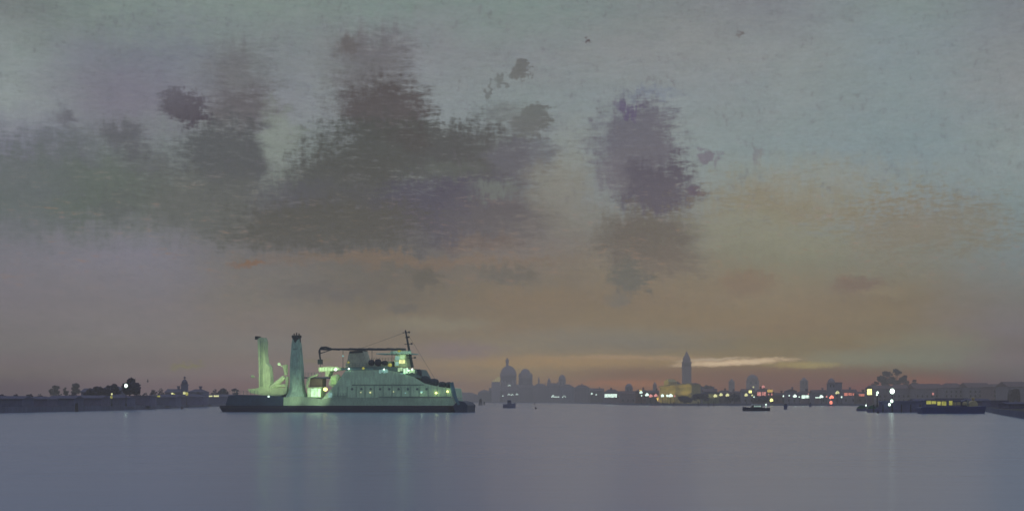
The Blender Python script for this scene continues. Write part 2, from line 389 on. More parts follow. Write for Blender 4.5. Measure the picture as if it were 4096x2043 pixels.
WG = 'buildings along the far waterfront'
far = [
 (440, 458, 392.8, 2480, 'hazy low house at the far end of the waterfront behind the ferry bow', 'mauve', 'gable'),
 (457, 478, 391.8, 2460, 'hazy long low warehouse between ferry bow and channel marker', 'mauve', 'hip'),
 (478, 491, 389.4, 2380, 'hazy low customs house at the tip left of the domed church', 'umber', 'hip'),
 (489, 503, 387.2, 2330, 'hazy house below the small yellow floodlit house', 'umber', 'gable'),
 (503.2, 519, 386.4, 2290, 'hazy long house in front of the great dome with white lamps', 'mauve', 'hip'),
 (519.2, 533, 383.9, 2270, 'hazy house in front of the smaller dome', 'mauve', 'gable'),
 (533.2, 547, 382.9, 2250, 'tall mauve house first right of the smaller dome', 'mauve', 'hip'),
 (547.2, 560, 382.3, 2160, 'mauve house above the long white lit strip', 'mauve', 'gable'),
 (560.2, 574, 383.7, 2000, 'mauve house right of the hazy church tower', 'slate', 'hip'),
 (574.2, 590, 384.3, 1850, 'wide mauve block with even roofline between two lit strips', 'mauve', 'hip'),
 (590.2, 604, 387.6, 1650, 'umber house left of the bright white pavilion', 'umber', 'gable'),
 (604.2, 620, 388.6, 1380, 'mauve house behind the bright white pavilion', 'mauve', 'hip'),
 (620.2, 636, 390.3, 1200, 'low house under the small blue grey dome', 'mauve', 'gable'),
 (636.2, 647, 388.4, 1150, 'narrow rose house with a gold light under its eaves', 'rose', 'hip'),
 (647.2, 659, 389.6, 1120, 'umber house at the left end of the yellow palace', 'umber', 'gable'),
 (691.6, 703, 384.0, 1250, 'tall slate house against the right side of the yellow palace', 'slate', 'hip'),
 (703.2, 717, 388.0, 1100, 'dark slate house above the dim olive garden wall', 'slate', 'gable'),
 (717.2, 733, 389.6, 1080, 'low umber house with three yellow shop lights', 'umber', 'hip'),
 (733.2, 742, 390.4, 1060, 'low mauve house left of the black launch', 'mauve', 'gable'),
 (742.2, 755, 388.3, 1050, 'slate house with a bright yellow window above the black launch', 'slate', 'gable'),
 (755.2, 774, 388.0, 1040, 'rose hotel with a glowing pink awning', 'rose', 'hip'),
 (774.2, 786, 392.0, 1040, 'low rose house right of the pink awning hotel', 'rose', 'gable'),
 (786.2, 797, 388.4, 1030, 'dark slate house with pointed front gable left of white lamps', 'slate', 'front'),
 (797.2, 812, 390.2, 1030, 'slate house behind the brightest white kiosk', 'slate', 'hip'),
 (812.2, 827, 389.2, 1020, 'slate house left of the dark square tower', 'slate', 'gable'),
 (842.2, 857, 388.6, 1000, 'slate house above the red lit strip', 'slate', 'gable'),
 (857.2, 874, 391.0, 980, 'low umber house beside the big yellow kiosk', 'umber', 'gable')]
for (a, b_, tp, d, lb, w_, rf) in far:
    lit = []
    if a == 742.2: lit = [(748.4, 751.8, 389.6, 392.4, g_yelS)]
    if a == 636.2: lit = [(639, 642.2, 388.9, 391.2, g_gold)]
    if a == 755.2: lit = [(756.6, 766.2, 390.6, 395.4, g_pink), (766.5, 773.2, 388.9, 391.6, g_gold), (768, 769.2, 392.6, 394.4, g_pink), (771, 772.4, 392.4, 394.8, g_pink)]
    if a == 717.2: lit = [(719.4, 722.4, 393.2, 395.0, g_yel), (726, 729.4, 393.6, 395.2, g_yel)]
    if a == 842.2: lit = [(843.5, 856.6, 392.2, 395.0, g_red)]
    if a == 857.2: lit = [(857.8, 864.8, 393.0, 395.6, g_red)]
    if a == 547.2: lit = [(551, 559.4, 395.6, 396.8, g_white)]
    building(a, b_, tp, d, lb, w_, rf, 1.2, None, 'building', WG, lit, chim=random.choice((1, 1, 2)))

def tower(px0, px1, top, d, label, wall='slate', top_kind='pyramid', name='church_tower'):
    x = at((px0+px1)/2, d); w = (px1-px0)/2/F*d; h = up(top, d)-1.2
    t = thing(name, label, 'tower', (x, d, 1.2), 0, 'church towers and domes on the skyline')
    cut = h*(.86 if top_kind == 'pyramid' else .78)
    b = MB(); b.box(-w, w, -w, w, 0, cut-.4); b.box(-w*1.12, w*1.12, -w*1.12, w*1.12, cut-.4, cut)
    for k in (-.45, .45): b.box(w*k-w*.18, w*k+w*.18, -w-.06, -w+.3, cut*.82, cut*.93, 1)
    b.build('shaft', [wallm[wall], glassd], t)
    b = MB()
    if top_kind == 'pyramid': b.lathe(0, 0, [(w*1.0, cut), (w*.55, cut+(h-cut)*.55), (.1, h)], 8)
    else: b.lathe(0, 0, [(w, cut), (w*1.02, cut+(h-cut)*.3), (w*.82, cut+(h-cut)*.65), (w*.4, cut+(h-cut)*.9), (.15, h)], 16)
    b.build('spire' if top_kind == 'pyramid' else 'dome', lead, t, top_kind != 'pyramid')
    return t
tower(558.6, 565.6, 373.8, 2450, 'hazy square church tower between the domed church and the small dome', 'stone', 'dome')
tower(538.0, 539.6, 375.6, 2430, 'thin hazy bell turret just right of the smaller dome', 'stone')
tower(547.4, 550.6, 377.0, 2430, 'short hazy bell turret left of the hazy church tower', 'stone')
tower(625.4, 632.4, 382.8, 1500, 'small blue grey dome left of the yellow palace', 'slate', 'dome', 'domed_chapel')
tower(653.0, 656.6, 381.2, 2000, 'hazy little belfry left of the yellow palace', 'mauve')
tower(729.0, 734.2, 377.6, 2400, 'hazy lilac tower between bell tower and the hazy broad dome', 'tower')
tower(747.0, 758.0, 373.6, 2450, 'hazy broad dome above the black launch', 'stone', 'dome', 'domed_chapel')
tower(800.6, 807.4, 376.4, 2100, 'hazy blunt tower above the brightest white kiosk', 'mauve')
tower(827.6, 835.0, 377.4, 1010, 'dark square tower with rounded cap, darkest on the right skyline', 'slate', 'dome')
building(835.2, 842, 381.6, 1010, 'dark stepped house against the dark square tower', 'slate', 'flat', 1.2, 10, 'building', WG, [], chim=0)

# ---- yellow floodlit palace, seen obliquely
def palace():
    d0, d1 = 1050, 1235; x0, x1 = at(691.2, d0), at(659.5, d1); Lg = math.hypot(x1-x0, d1-d0); ang = math.atan2(d1-d0, x1-x0)
    t = thing('palace', 'long yellow floodlit palace with arcades below the bell tower', 'palace', (x0, d0, 1.2), ang)
    h = up(383.4, d0)-1.2
    b = MB(); b.box(0, Lg, -7, -.3, -.3, h)           # local -y is away from the viewer's side
    n = 22; g = Lg/n
    for k in range(n):
        b.box(k*g, k*g+.9, -.3, .5, 0, h*.55); b.box(k*g+.9, k*g+g, -.1, .42, h*.48, h*.55)
        b.box(k*g+g*.35, k*g+g*.65, -.35, -.22, h*.66, h*.86, 1); b.box(k*g+.9, k*g+g, -.34, -.25, 0, h*.46, 1)
        b.box(k*g+g*.1, k*g+g*.25, -.3, .3, h, h+.9)
    b.box(-.3, Lg+.3, -7.2, .7, h*.94, h)
    b.build('wall', [wallm['sand'], wallm['olive']], t)
    b = MB(); b.loft([[(0, -.6, h+.02), (Lg, -.6, h+.02), (Lg, -6.6, h+.02), (0, -6.6, h+.02)], [(3, -3, h+1.0), (Lg-3, -3, h+1.0), (Lg-3, -4, h+1.0), (3, -4, h+1.0)]]); b.build('roof', tile, t)
    b = MB(); b.box(Lg*.68, Lg*.86, -7, -.35, h+.05, h+3.4); b.prism_y([(Lg*.68, h+3.4), (Lg*.86, h+3.4), (Lg*.77, h+6)], -7, -.35); b.build('pediment', wallm['sand'], t)
    for k in range(9):
        light('SPOT', (Lg*(.05+.11*k), 17, 3.0), 6000, (1.0, .80, .16), t, 1.0, (Lg*(.05+.11*k), 0, h*.66), 120)
palace()

# ---- olive garden wall and lit pavilions
def pavilion(px0, px1, top, bot, d, label, gm, name='quay_kiosk', wall=wallm['mauve']):
    x0, x1 = at(px0, d), at(px1, d); w = x1-x0; z1 = up(top, d)-1.2; z0 = max(.3, up(bot, d)-1.2)
    t = thing(name, label, 'kiosk', ((x0+x1)/2, d, 1.2), 0, 'lit kiosks on the waterfront')
    b = MB(); b.box(-w*.46, w*.46, .05, w*.6+1, 0, z1*.99); b.build('cabin', wall, t)
    b = MB(); b.prism_y([(-w*.56, z1), (w*.56, z1), (w*.4, z1+max(.35, w*.08)), (-w*.4, z1+max(.35, w*.08))], -.7, w*.6+1.4); b.build('roof', tiled, t)
    n = max(1, int(w/2.6)); g = w*.9/n
    b = MB()
    for k in range(n): b.box(-w*.45+k*g+.1, -w*.45+(k+1)*g-.1, -.05, .03, z0 + (k % 2)*.25, z1*.94)
    b.build('lit_window', gm, t)
    return t
pavilion(603.8, 617.7, 392.6, 396.8, 1290, 'bright white long pavilion, widest white light left of the yellow palace', g_white)
pavilion(801, 809.6, 394.0, 397.8, 925, 'brightest white kiosk between the black launch and the dark tower', g_white)
pavilion(815, 819.5, 396.0, 397.4, 922, 'low white lit hut right of the brightest white kiosk', g_white)
pavilion(866.8, 872.2, 387.4, 394.0, 690, 'tall yellow lit kiosk at the right end of the city', g_yelS)
pavilion(703.5, 719.5, 392.8, 397.6, 990, 'dim olive lit garden pavilion right of the yellow palace', glow('dim_olive', (.13, .13, .055), .9), 'garden_pavilion', wallm['olive'])

# ---- right bank buildings
RG = 'buildings on the right bank'
for (a, b_, tp, d, lb, w_, rf) in [
 (873, 892, 384.6, 700, 'dark slate boathouse under the hazy tall trees on the right', 'slate', 'gable'),
 (892.3, 915, 383.6, 690, 'slate warehouse right of the tall white lamp', 'slate', 'hip'),
 (915.3, 944, 382.9, 680, 'long slate warehouse with one small pink light', 'slate', 'gable'),
 (944.3, 968, 382.3, 670, 'long slate warehouse behind the lit cabin of the blue water bus', 'slate', 'hip'),
 (968.3, 992, 382.0, 660, 'slate warehouse behind the tan wheelhouse of the blue water bus', 'slate', 'gable'),
 (992.3, 1008, 383.2, 640, 'slate warehouse left of the rounded pale hut', 'mauve', 'hip'),
 (1008.3, 1034, 380.8, 600, 'tall slate warehouse at the right edge', 'slate', 'gable'),
 (1034.5, 1075, 381.5, 560, 'slate warehouse beyond the right edge', 'slate', 'hip')]:
    building(a, b_, tp, d*1.65, lb, w_, rf, 1.2, 26, 'warehouse', RG, [(931.8, 934, 391.6, 394.6, g_pink)] if a == 915.3 else [], 'warehouse', chim=0)
for (a, b_, tp, d, lb, rf) in [
 (915, 941, 398.2, 470, 'low dark shed behind the first lit windows of the water bus', 'gable'),
 (942, 967, 397.6, 455, 'low dark shed behind the middle of the water bus', 'flat'),
 (968, 990, 398.0, 445, 'low dark shed behind the stern of the water bus', 'gable'),
 (991, 1008, 399.6, 400, 'low plum shed on the right bank just past the water bus', 'flat'),
 (1009, 1040, 401.5, 330, 'low plum shed at the right edge close to the water', 'gable')]:
    building(a, b_, tp, d, lb, 'plum', rf, 1.2, 7, 'shed', RG, [], 'boat_shed', chim=0, winrows=False)
RT = 'tall hazy trees on the right bank'
tree(877, 893, 367.5, 1500, 'tall hazy tree, leftmost of the clump above the white lamps', 1.2, leafg, 900, group=RT)
tree(889, 902, 364.5, 1560, 'tallest hazy tree of the clump above the white lamps', 1.2, leafg, 900, group=RT)
tree(899, 911, 372.0, 1480, 'hazy tree on the right slope of the clump, middle height', 1.2, leafg, 800, group=RT)
tree(909, 920, 376.5, 1400, 'lowest hazy tree at the right end of the clump', 1.2, leafg, 700, group=RT)
tree(871, 880, 378.5, 1350, 'low hazy tree just above the tall yellow kiosk', 1.2, leafg, 600, group=RT)
tree(667, 681, 379.6, 1700, 'hazy tree leaning against the bell tower behind the yellow palace', 1.2, leafg, 800, lean=.25, group='trees of the city')
tree(700, 713, 383.5, 1500, 'hazy round tree right of the bell tower foot', 1.2, leafg, 700, group='trees of the city')
tree(693, 708, 393.6, 960, 'dark tree on the quay right of the yellow palace', 1.2, leafd, 700, group='trees of the city')
tree(679, 693, 396.2, 950, 'dark tree on the quay in front of the yellow palace corner', 1.2, leafd, 700, group='trees of the city')
tree(727, 742, 393.8, 940, 'dark quay tree below the three yellow shop lights', 1.2, leafd, 700, group='trees of the city')
tree(755, 770, 395.4, 935, 'dark quay tree below the pink awning', 1.2, leafd, 700, group='trees of the city')
def hut():
    d = 430; x = at(1015.8, d); b_ = up(397.2, d)-1.2; tp = up(387.8, d)-1.2
    t = thing('rounded_hut', 'pale rounded hut standing near the right edge', 'hut', (x, d, 1.2)); w = 4.6/F*d
    b = MB(); b.prism_y([(-w, 0), (w, 0), (w, tp*.7), (w*.7, tp*.95), (0, tp), (-w*.7, tp*.95), (-w, tp*.7)], 0, 3.2); b.build('shell', mat('hut_plaster', (.22, .19, .18), .9, .35, 1.5), t)
    b = MB(); b.box(-w*.3, w*.3, -.08, .05, 0, 2.0); b.build('door', wallm['slate'], t)
hut()

# ------------------------------------------------------------------ lamps
def lamp(px, py, d, gm, size, label, z0=1.2, name='street_lamp', arms=3, power=0):
    x = at(px, d); h = up(py, d)-z0; r = size/F*d/2
    t = thing(name, label, 'street lamp', (x, d, z0), 0, 'lit street lamps'); r0 = min(r, .75)
    b = MB(); pr = max(.09, r*.16)
    b.lathe(0, 0, [(pr*2.6, -.1), (pr*2.2, .5), (pr*1.1, .8), (pr*.7, max(1.0, h-r))], 8)
    if r > .75:
        b.bar((-r, 0, h-.35), (r, 0, h-.35), pr*.7)
    b.build('post', iron, t)
    if r <= .75:
        b = MB(); b.ball(0, 0, h, r, 8, 1.15); b.build('lantern', gm, t, True)
    else:            # a cluster of globes on a bracket
        for (ox, oz) in ((-r+r0*.6, -.1*r), (r-r0*.6, .05*r), (0, r*.55), (0, -r*.35))[:arms]:
            b = MB(); b.ball(ox, 0, h+oz, r0, 8); b.build('globe', gm, t, True)
    if power: light('POINT', (0, -r-.3, h), power, (.8, 1, .85), t, r)
    return t
lamp(126, 385, 430, g_whiteS, 3.3, 'single white lamp in front of the big leaning tree', 1.5)
lamp(111.8, 393.4, 437, g_yel, 1.8, 'small yellow lamp below the taller house on the left bank', 1.5)
lamp(174, 394.2, 640, g_oliv, 2.6, 'dull yellow lamp left of the little domed tower', 1.5)
lamp(186.8, 393.2, 640, g_oliv, 3.2, 'dull yellow lamp at the foot of the little domed tower', 1.5)
lamps = [
 (509.2, 385.0, 2240, g_white, 2.4, 'single high white lamp below the great dome'),
 (508.9, 394.0, 2220, g_white, 2.4, 'white lamp at the water, left one of the trio under the great dome'),
 (512.2, 394.3, 2220, g_white, 2.4, 'white lamp at the water, middle one of the trio under the great dome'),
 (516.9, 393.9, 2215, g_white, 2.4, 'white lamp at the water, right one of the trio under the great dome'),
 (502.8, 395.3, 2220, g_white, 1.1, 'faint tiny lamp left of the trio under the great dome'),
 (564.0, 396.2, 1950, g_white, 3.4, 'white lamp at the right end of the long white strip'),
 (553.0, 395.2, 2100, g_white, 2.0, 'white lamp at the left end of the long white strip'),
 (591.8, 393.2, 1600, g_white, 1.8, 'small white lamp left of the bright white pavilion'),
 (596.2, 394.0, 1550, g_white, 1.3, 'tiny white lamp just left of the bright white pavilion'),
 (641.0, 391.9, 1050, g_white, 2.6, 'white lamp under the gold lit eaves'),
 (641.6, 395.0, 940, g_white, 1.3, 'tiny white lamp low under the gold lit eaves'),
 (647.0, 394.2, 940, g_white, 3.0, 'white lamp left of the two pink lamps'),
 (650.8, 395.4, 938, g_pink, 2.8, 'pink lamp next to a white one, left of the palace'),
 (655.7, 395.0, 936, g_pink, 2.8, 'pink lamp alone at the left end of the yellow palace'),
 (662.4, 395.2, 934, g_white, 2.4, 'white lamp under the left end of the yellow palace'),
 (667.2, 395.0, 932, g_white, 2.2, 'white lamp left of the brightest lamp below the palace'),
 (670.6, 395.2, 932, g_white, 3.6, 'brightest white lamp below the yellow palace'),
 (674.6, 395.4, 932, g_pink, 1.6, 'tiny pink lamp right of the brightest palace lamp'),
 (715.3, 395.3, 930, g_yel, 2.8, 'yellow lamp left of the three in a row right of the palace'),
 (721.0, 394.1, 930, g_yel, 2.6, 'yellow lamp middle of the three in a row right of the palace'),
 (727.4, 394.5, 930, g_yel, 2.8, 'yellow lamp right of the three in a row right of the palace'),
 (746.2, 394.4, 928, g_yel, 2.6, 'yellow lamp below the bright yellow window'),
 (752.2, 394.6, 928, g_yel, 1.6, 'small yellow lamp between the yellow window and the pink awning'),
 (754.0, 396.2, 926, g_white, 1.3, 'tiny white lamp over the black launch'),
 (753.4, 386.4, 1045, g_yel, 1.6, 'tiny high yellow lamp above the bright yellow window'),
 (763.2, 386.4, 1035, g_pink, 2.6, 'pink lamp on the pole above the pink awning'),
 (771.4, 399.6, 915, g_yelS, 2.4, 'low yellow orange lamp above the stern of the black launch'),
 (783.4, 395.4, 925, g_white, 1.6, 'faint white lamp, first right of the pink awning'),
 (789.2, 394.9, 925, g_white, 1.3, 'tiny white lamp, second right of the pink awning'),
 (794.9, 395.6, 924, g_white, 3.0, 'white lamp left of the brightest white kiosk'),
 (799.2, 396.2, 924, g_white, 1.2, 'tiny white lamp touching the brightest white kiosk'),
 (808.4, 393.4, 923, g_pink, 1.2, 'tiny pink lamp above the brightest white kiosk'),
 (821.3, 396.2, 922, g_white, 3.4, 'white lamp under the left side of the dark square tower'),
 (826.6, 396.0, 922, g_pink, 1.6, 'faint pink lamp beside the red lamp'),
 (831.6, 396.8, 920, g_redS, 3.8, 'red lamp on the quay under the dark square tower'),
 (837.4, 392.2, 960, g_yel, 3.4, 'yellow lamp right of the dark square tower'),
 (841.6, 396.4, 918, g_white, 1.6, 'faint white lamp left of the red lit strip'),
 (877.6, 391.9, 435, g_whiteS, 2.0, 'small white lamp between the yellow kiosk and the tall white lamp'),
 (876.9, 394.2, 438, g_whiteS, 1.3, 'tiny white lamp just below another between kiosk and tall lamp'),
 (892.2, 390.6, 432, g_whiteS, 4.6, 'tall white lamp, biggest light on the right bank'),
]
for (px, py, d, gm, sz, lb) in lamps: lamp(px, py, d, gm, sz, lb)

# ------------------------------------------------------------------ boats and piles
def hull_mb(L, B, Hh, bow=.35, sheer=.3):
    b = MB(); n = 12; rings = []
    for i in range(n+1):
        t = i/n; x = -L/2 + L*t
        w = B/2*(1-max(0, (t-(1-bow))/bow)**2*.97)*(1-.25*max(0, (.15-t)/.15)); z = Hh*(1+sheer*max(0, t-.4)**2*3)
        rings.append([(x, -w, z), (x, -w*.9, Hh*.45), (x, -w*.5, -.25), (x, w*.5, -.25), (x, w*.9, Hh*.45), (x, w, z)])
    return b.loft(rings)
def launch(px0, px1, py_w, label, hm, cab, name='motor_launch', rz=0, top=None, flip=False, group='small boats on the water', cabz=None, cx=0.0):
    d = EYE*F/(py_w-H); x = at((px0+px1)/2, d); Lx = (px1-px0)/F*d
    t = thing(name, label, 'boat', (x, d, 0), rz + (math.pi if flip else 0), group)
    hh = Lx*.11 if top is None else max(.3, up(top, d))
    hull_mb(Lx, Lx*.3, hh).build('hull', hm, t)
    if cab:
        cz = cabz or hh+1.1
        b = MB(); b.prism_y([(cx-Lx*.2, hh*.9), (cx+Lx*.16, hh*.9), (cx+Lx*.10, cz), (cx-Lx*.2, cz)], -Lx*.1, Lx*.1); b.build('cabin', cab, t)
        b = MB()
        for s in (-1, 1): b.box(cx-Lx*.16, cx+Lx*.06, s*Lx*.1-.03, s*Lx*.1+.03, hh+(cz-hh)*.45, hh+(cz-hh)*.85)
        b.build('window', glassd, t)
    return t
# black launch
d = EYE*F/(410.2-H); t = thing('motor_launch', 'black launch with white cabin lines in front of the city', 'boat', (at(756, d), d, 0), math.pi+.06, 'small boats on the water')
Lx = 27.4/F*d; hull_mb(Lx, 2.2, .95, .3, .25).build('hull', navy, t)
b = MB(); b.prism_y([(-Lx*.22, .9), (Lx*.2, .9), (Lx*.12, 1.75), (-Lx*.2, 1.75)], -.75, .75); b.build('cabin', mat('cabin_wood', (.10, .08, .07), .5), t)
b = MB(); b.prism_y([(-Lx*.26, 1.78), (Lx*.17, 1.78), (Lx*.13, 1.98), (-Lx*.26, 1.92)], -.85, .85); b.build('canopy', white, t)
for s in (-1, 1):
    b = MB(); b.box(-Lx*.17, Lx*.1, s*.76-.02, s*.76+.02, 1.2, 1.6); b.build('window', glow('launch_window', (.45, .6, .5), .5), t)
b = MB(); b.ball(-Lx*.37, 0, 1.9, .28); b.bar((-Lx*.37, 0, .9), (-Lx*.37, 0, 1.7), .04); b.build('stern_lamp', g_white, t)
for k in (.44, .38): b = MB(); b.bar((Lx*k, 0, .9), (Lx*k, 0, 1.5), .05); b.build('bollard', navy, t)

launch(781, 790.4, 408.6, 'small blue dark boat seen end on, right of the black launch', blueh, slate, 'rowing_boat', rz=1.15, top=404.4, cabz=2.0)
launch(807.6, 813.4, 406.2, 'smallest dark blue boat under the brightest white kiosk', blueh, slate, 'rowing_boat', rz=1.1, top=403.4, cabz=2.2)
launch(503, 515.6, 407.3, 'small plum boat with tall cabin under the domed church', wallm['ink'], wallm['ink'], 'fishing_boat', top=403.4, cabz=3.4, cx=.2)
launch(133.6, 141.6, 408.6, 'small dark boat at the bank below the big leaning tree', wallm['ink'], wallm['ink'], 'fishing_boat', top=404.4, cabz=1.9)
launch(827.5, 834.5, 405.3, 'small dark boat with a red light under the dark square tower', wallm['plum'], None, 'rowing_boat', top=404.0)
d = 845; t = thing('boat_lantern', 'red lantern standing on the small boat under the dark square tower', 'lantern', (at(831, d), d, .75))
b = MB(); b.bar((0,0,0), (0,0,.5), .08); b.build('stem', iron, t); b = MB(); b.ball(0, 0, 1.3, .9, 8, 1.2); b.build('globe', g_redS, t, True)
def covered(px0, px1, py_w, label):
    d = EYE*F/(py_w-H); Lx = (px1-px0)/F*d; t = thing('covered_boat', label, 'boat', (at((px0+px1)/2, d), d, 0), .1, 'boats under green covers')
    hull_mb(Lx, Lx*.36, .7).build('hull', wallm['plum'], t)
    b = MB(); b.loft([[(x, -w, .72), (x, -w*.5, .72+h), (x, w*.5, .72+h), (x, w, .72)] for x, w, h in [(-Lx*.42, Lx*.13, .4), (-Lx*.1, Lx*.17, 1.0), (Lx*.12, Lx*.16, .9), (Lx*.36, Lx*.08, .3)]]); b.build('cover', greenc, t)
covered(856.5, 867, 410.2, 'boat under green tarpaulin at the left end of the dark pontoon')
covered(866.5, 878, 410.6, 'boat under green tarpaulin, right one of two by the pontoon')
def pontoon():
    d = 372; x0, x1 = at(872, d), at(922, d)
    t = thing('pontoon', 'long low dark pontoon left of the blue water bus', 'pontoon', ((x0+x1)/2, d, 0)); w = x1-x0
    b = MB(); b.box(-w/2, w/2, 0, 5, -.3, .9); b.box(-w/2-.1, w/2+.1, -.12, 5.1, .55, .75); b.build('float', wallm['plum'], t)
    b = MB(); b.box(-w*.28, w/2, 1.2, 4.2, .9, 2.7); b.prism_y([(-w*.3, 2.7), (w/2+.1, 2.7), (w*.45, 3.05), (-w*.27, 3.05)], .9, 4.6); b.build('shelter', wallm['ink'], t)
    for k in range(6):
        b = MB(); xx = -w/2+.4+k*w/5.4; b.bar((xx, -.25, -.5), (xx, -.25, 2.1), .14, .11); b.build('fender_pile', timber, t)
pontoon()
def quay_light(px, py, d, z0, label, sz):
    x = at(px, d); h = up(py, d)-z0; t = thing('pontoon_lamp', label, 'lamp', (x, d, z0), 0, 'lamps on the pontoon')
    b = MB(); b.bar((0,0,0), (0,0,h), .07); b.build('post', iron, t); b = MB(); b.ball(0, 0, h, sz/F*d/2, 8, 1.2); b.build('lantern', g_whiteS, t, True)
quay_light(891.8, 400.8-.4, 371, .9, 'white pontoon lamp right below the tall white lamp', 2.6)
quay_light(889.4, 403.8, 371, .9, 'lower white pontoon lamp left of the other', 2.4)
quay_light(866.0, 404.6, 395, .6, 'small white lamp on the left covered boat', 1.4)

def water_bus():
    d = 338; x0, x1 = at(920.5, d), at(986.5, d); L = x1-x0
    t = thing('water_bus', 'long blue water bus with olive lit windows moored on the right', 'boat', ((x0+x1)/2, d, 0), .03)
    X = lambda px: at(px, d)-(x0+x1)/2; Z = lambda py: up(py, d)
    b = MB(); P = [(X(920.6), Z(407.2)), (X(923), -.3), (X(984.5), -.3), (X(986.4), Z(406.6)), (X(986.0), Z(405.2)), (X(975), Z(405.9)), (X(940), Z(406.4)), (X(925), Z(406.4))]
    b.prism_y(P, 0, 3.8); b.prism_y([(X(922), Z(408.6)), (X(985), Z(408.4)), (X(985), Z(407.9)), (X(922), Z(408.1))], -.12, 3.92); b.build('hull', blueh, t)
    b = MB(); b.box(X(925.5), X(961.6), .5, 3.3, Z(406.3), Z(399.6)); b.build('cabin', wallm['ink'], t)
    b = MB(); b.prism_y([(X(924), Z(399.6)), (X(963), Z(399.6)), (X(962), Z(398.8)), (X(925), Z(398.9))], .2, 3.6); b.build('roof', wallm['slate'], t)
    for (a, c, p0, p1, g_) in [(926.8, 931.4, 400.0, 403.4, g_oliv), (932, 936.6, 400.4, 403.2, g_oliv), (937.8, 941.2, 400.8, 404.6, g_oliv), (942.2, 946.8, 400.6, 404.8, g_oliv), (949.6, 953.0, 400.2, 404.4, g_oliv), (953.6, 957.0, 401.4, 404.6, tan), (957.6, 961.2, 401.2, 404.4, tan)]:
        b = MB(); b.box(X(a), X(c), .40, .46, Z(p1), Z(p0)); b.build('window', g_, t)
    b = MB(); b.prism_y([(X(961.8), Z(406)), (X(968.8), Z(406)), (X(969.6), Z(400.2)), (X(967), Z(399.0)), (X(962.5), Z(400.8))], .4, 3.4); b.build('engine_housing', blueh, t)
    b = MB(); b.lathe(X(965), .2, [(.55, Z(404.6)), (.62, Z(402.5)), (.4, Z(401.2)), (.1, Z(400.6))], 10); b.build('ventilator', tan, t, True)
    b = MB(); b.bar((X(967.8), .1, Z(406)), (X(967.8), .1, Z(399)), .19); b.build('pole', mat('pole_grey', (.25, .27, .24), .6), t)
    b = MB(); b.prism_y([(X(969.8), Z(405.8)), (X(979.2), Z(405.2)), (X(978.6), Z(402.4)), (X(976.4), Z(400.0)), (X(972), Z(401.2)), (X(970), Z(402.6))], .5, 3.2); wh = b.build('wheelhouse', tan, t)
    b = MB(); b.ball((X(975.7)), 1.6, Z(398.2), 1.8/F*d, 10); b.bar((X(975.7), 1.6, Z(400.4)), (X(975.7), 1.6, Z(399)), .08); b.build('globe_lamp', mat('globe_tan', (.42, .32, .16), .5), wh)
water_bus()

def pile(px, top, py_w, label, n=3, spread=.5, r=.16, lampm=None):
    d = EYE*F/(py_w-H); x = at(px, d); h = up(top, d)
    t = thing('mooring_piles', label, 'mooring post', (x, d, 0), 0, 'mooring posts in the water')
    for k in range(n):
        a = 2*math.pi*k/n+.5; b = MB()
        b.bar((math.cos(a)*spread, math.sin(a)*spread, -.6), (math.cos(a)*spread*.25, math.sin(a)*spread*.25, h*(1-.09*k)), r*1.1, r, 7); b.build('pile', timber, t)
    if n > 1: b = MB(); b.lathe(0, 0, [(spread*.75, h*.66), (spread*.75, h*.74)], 10); b.build('iron_band', iron, t)
    return t
pile(480.5, 397.6, 404.6, 'grey green channel marker of three piles between ferry bow and church', 3, 1.3, .34)
pile(484.2, 401.0, 404.2, 'short pile right beside the channel marker', 2, .5, .3)
pile(76.6, 402.4, 410.8, 'dark mooring post standing by the left bank, tallest of the left posts', 2, .25, .3)
pile(67.6, 403.6, 410.0, 'shorter dark mooring post left of the tallest left post', 2, .2, .25)
pile(101.5, 402.6, 409.8, 'dark mooring post below the dark plum shed', 2, .25, .25)
pile(534.6, 401.8, 404.2, 'thin leaning pile right of the fishing boat', 1, .3, .3)
pile(698, 401.0, 405.8, 'thin pile in the water below the palace corner', 1, .3, .22)
pile(708, 401.6, 405.8, 'thin pile below the olive garden pavilion, left of two', 1, .3, .2)
pile(713.6, 401.0, 406.0, 'thin pile below the olive garden pavilion, right of two', 1, .3, .2)
pile(673.5, 401.2, 405.6, 'thin pile below the brightest palace lamp', 1, .3, .22)
def buoy(px, py_w, r, label):
    d = EYE*F/(py_w-H); b = MB(); b.lathe(0, 0, [(r*.6, -.3), (r, 0), (r, r*.5), (r*.45, r*1.3), (r*.2, r*2.0), (r*.05, r*2.3)], 12)
    o = b.build('buoy', buoym, None, True); o.location = (at(px, d), d, 0); tag(o, label, 'buoy', 'buoys in the water')
buoy(535.8, 408.2, .42, 'small dark buoy right of the fishing boat')
buoy(472.8, 408.6, .35, 'small dark buoy just right of the ferry bow')
buoy(182.0, 408.4, .50, 'small dark buoy below the little domed tower')
buoy(878.0, 412.6, .3, 'small buoy in front of the dark pontoon')
# a gull
def gull():
    d = 400; b = MB()
    b.loft([[(x, -w, -w*.6), (x, w, -w*.6), (x, w, w*.6), (x, -w, w*.6)] for x, w in ((-.28, .02), (-.1, .07), (.12, .07), (.3, .02))])
    for s in (-1, 1):
        b.loft([[(-.1, s*.05, .02), (.1, s*.05, .02), (.1, s*.05, .05), (-.1, s*.05, .05)], [(-.05, s*.35, .25), (.12, s*.35, .25), (.12, s*.35, .27), (-.05, s*.35, .27)], [(-.15, s*.7, .12), (-.08, s*.7, .12), (-.08, s*.7, .13), (-.15, s*.7, .13)]])
    o = b.build('gull', slate); o.location = (at(147.6, d), d, up(380.6, d)); o.rotation_euler = (.9, .2, .5)
    tag(o, 'dark gull flying over the gap right of the big leaning tree', 'bird')
gull()

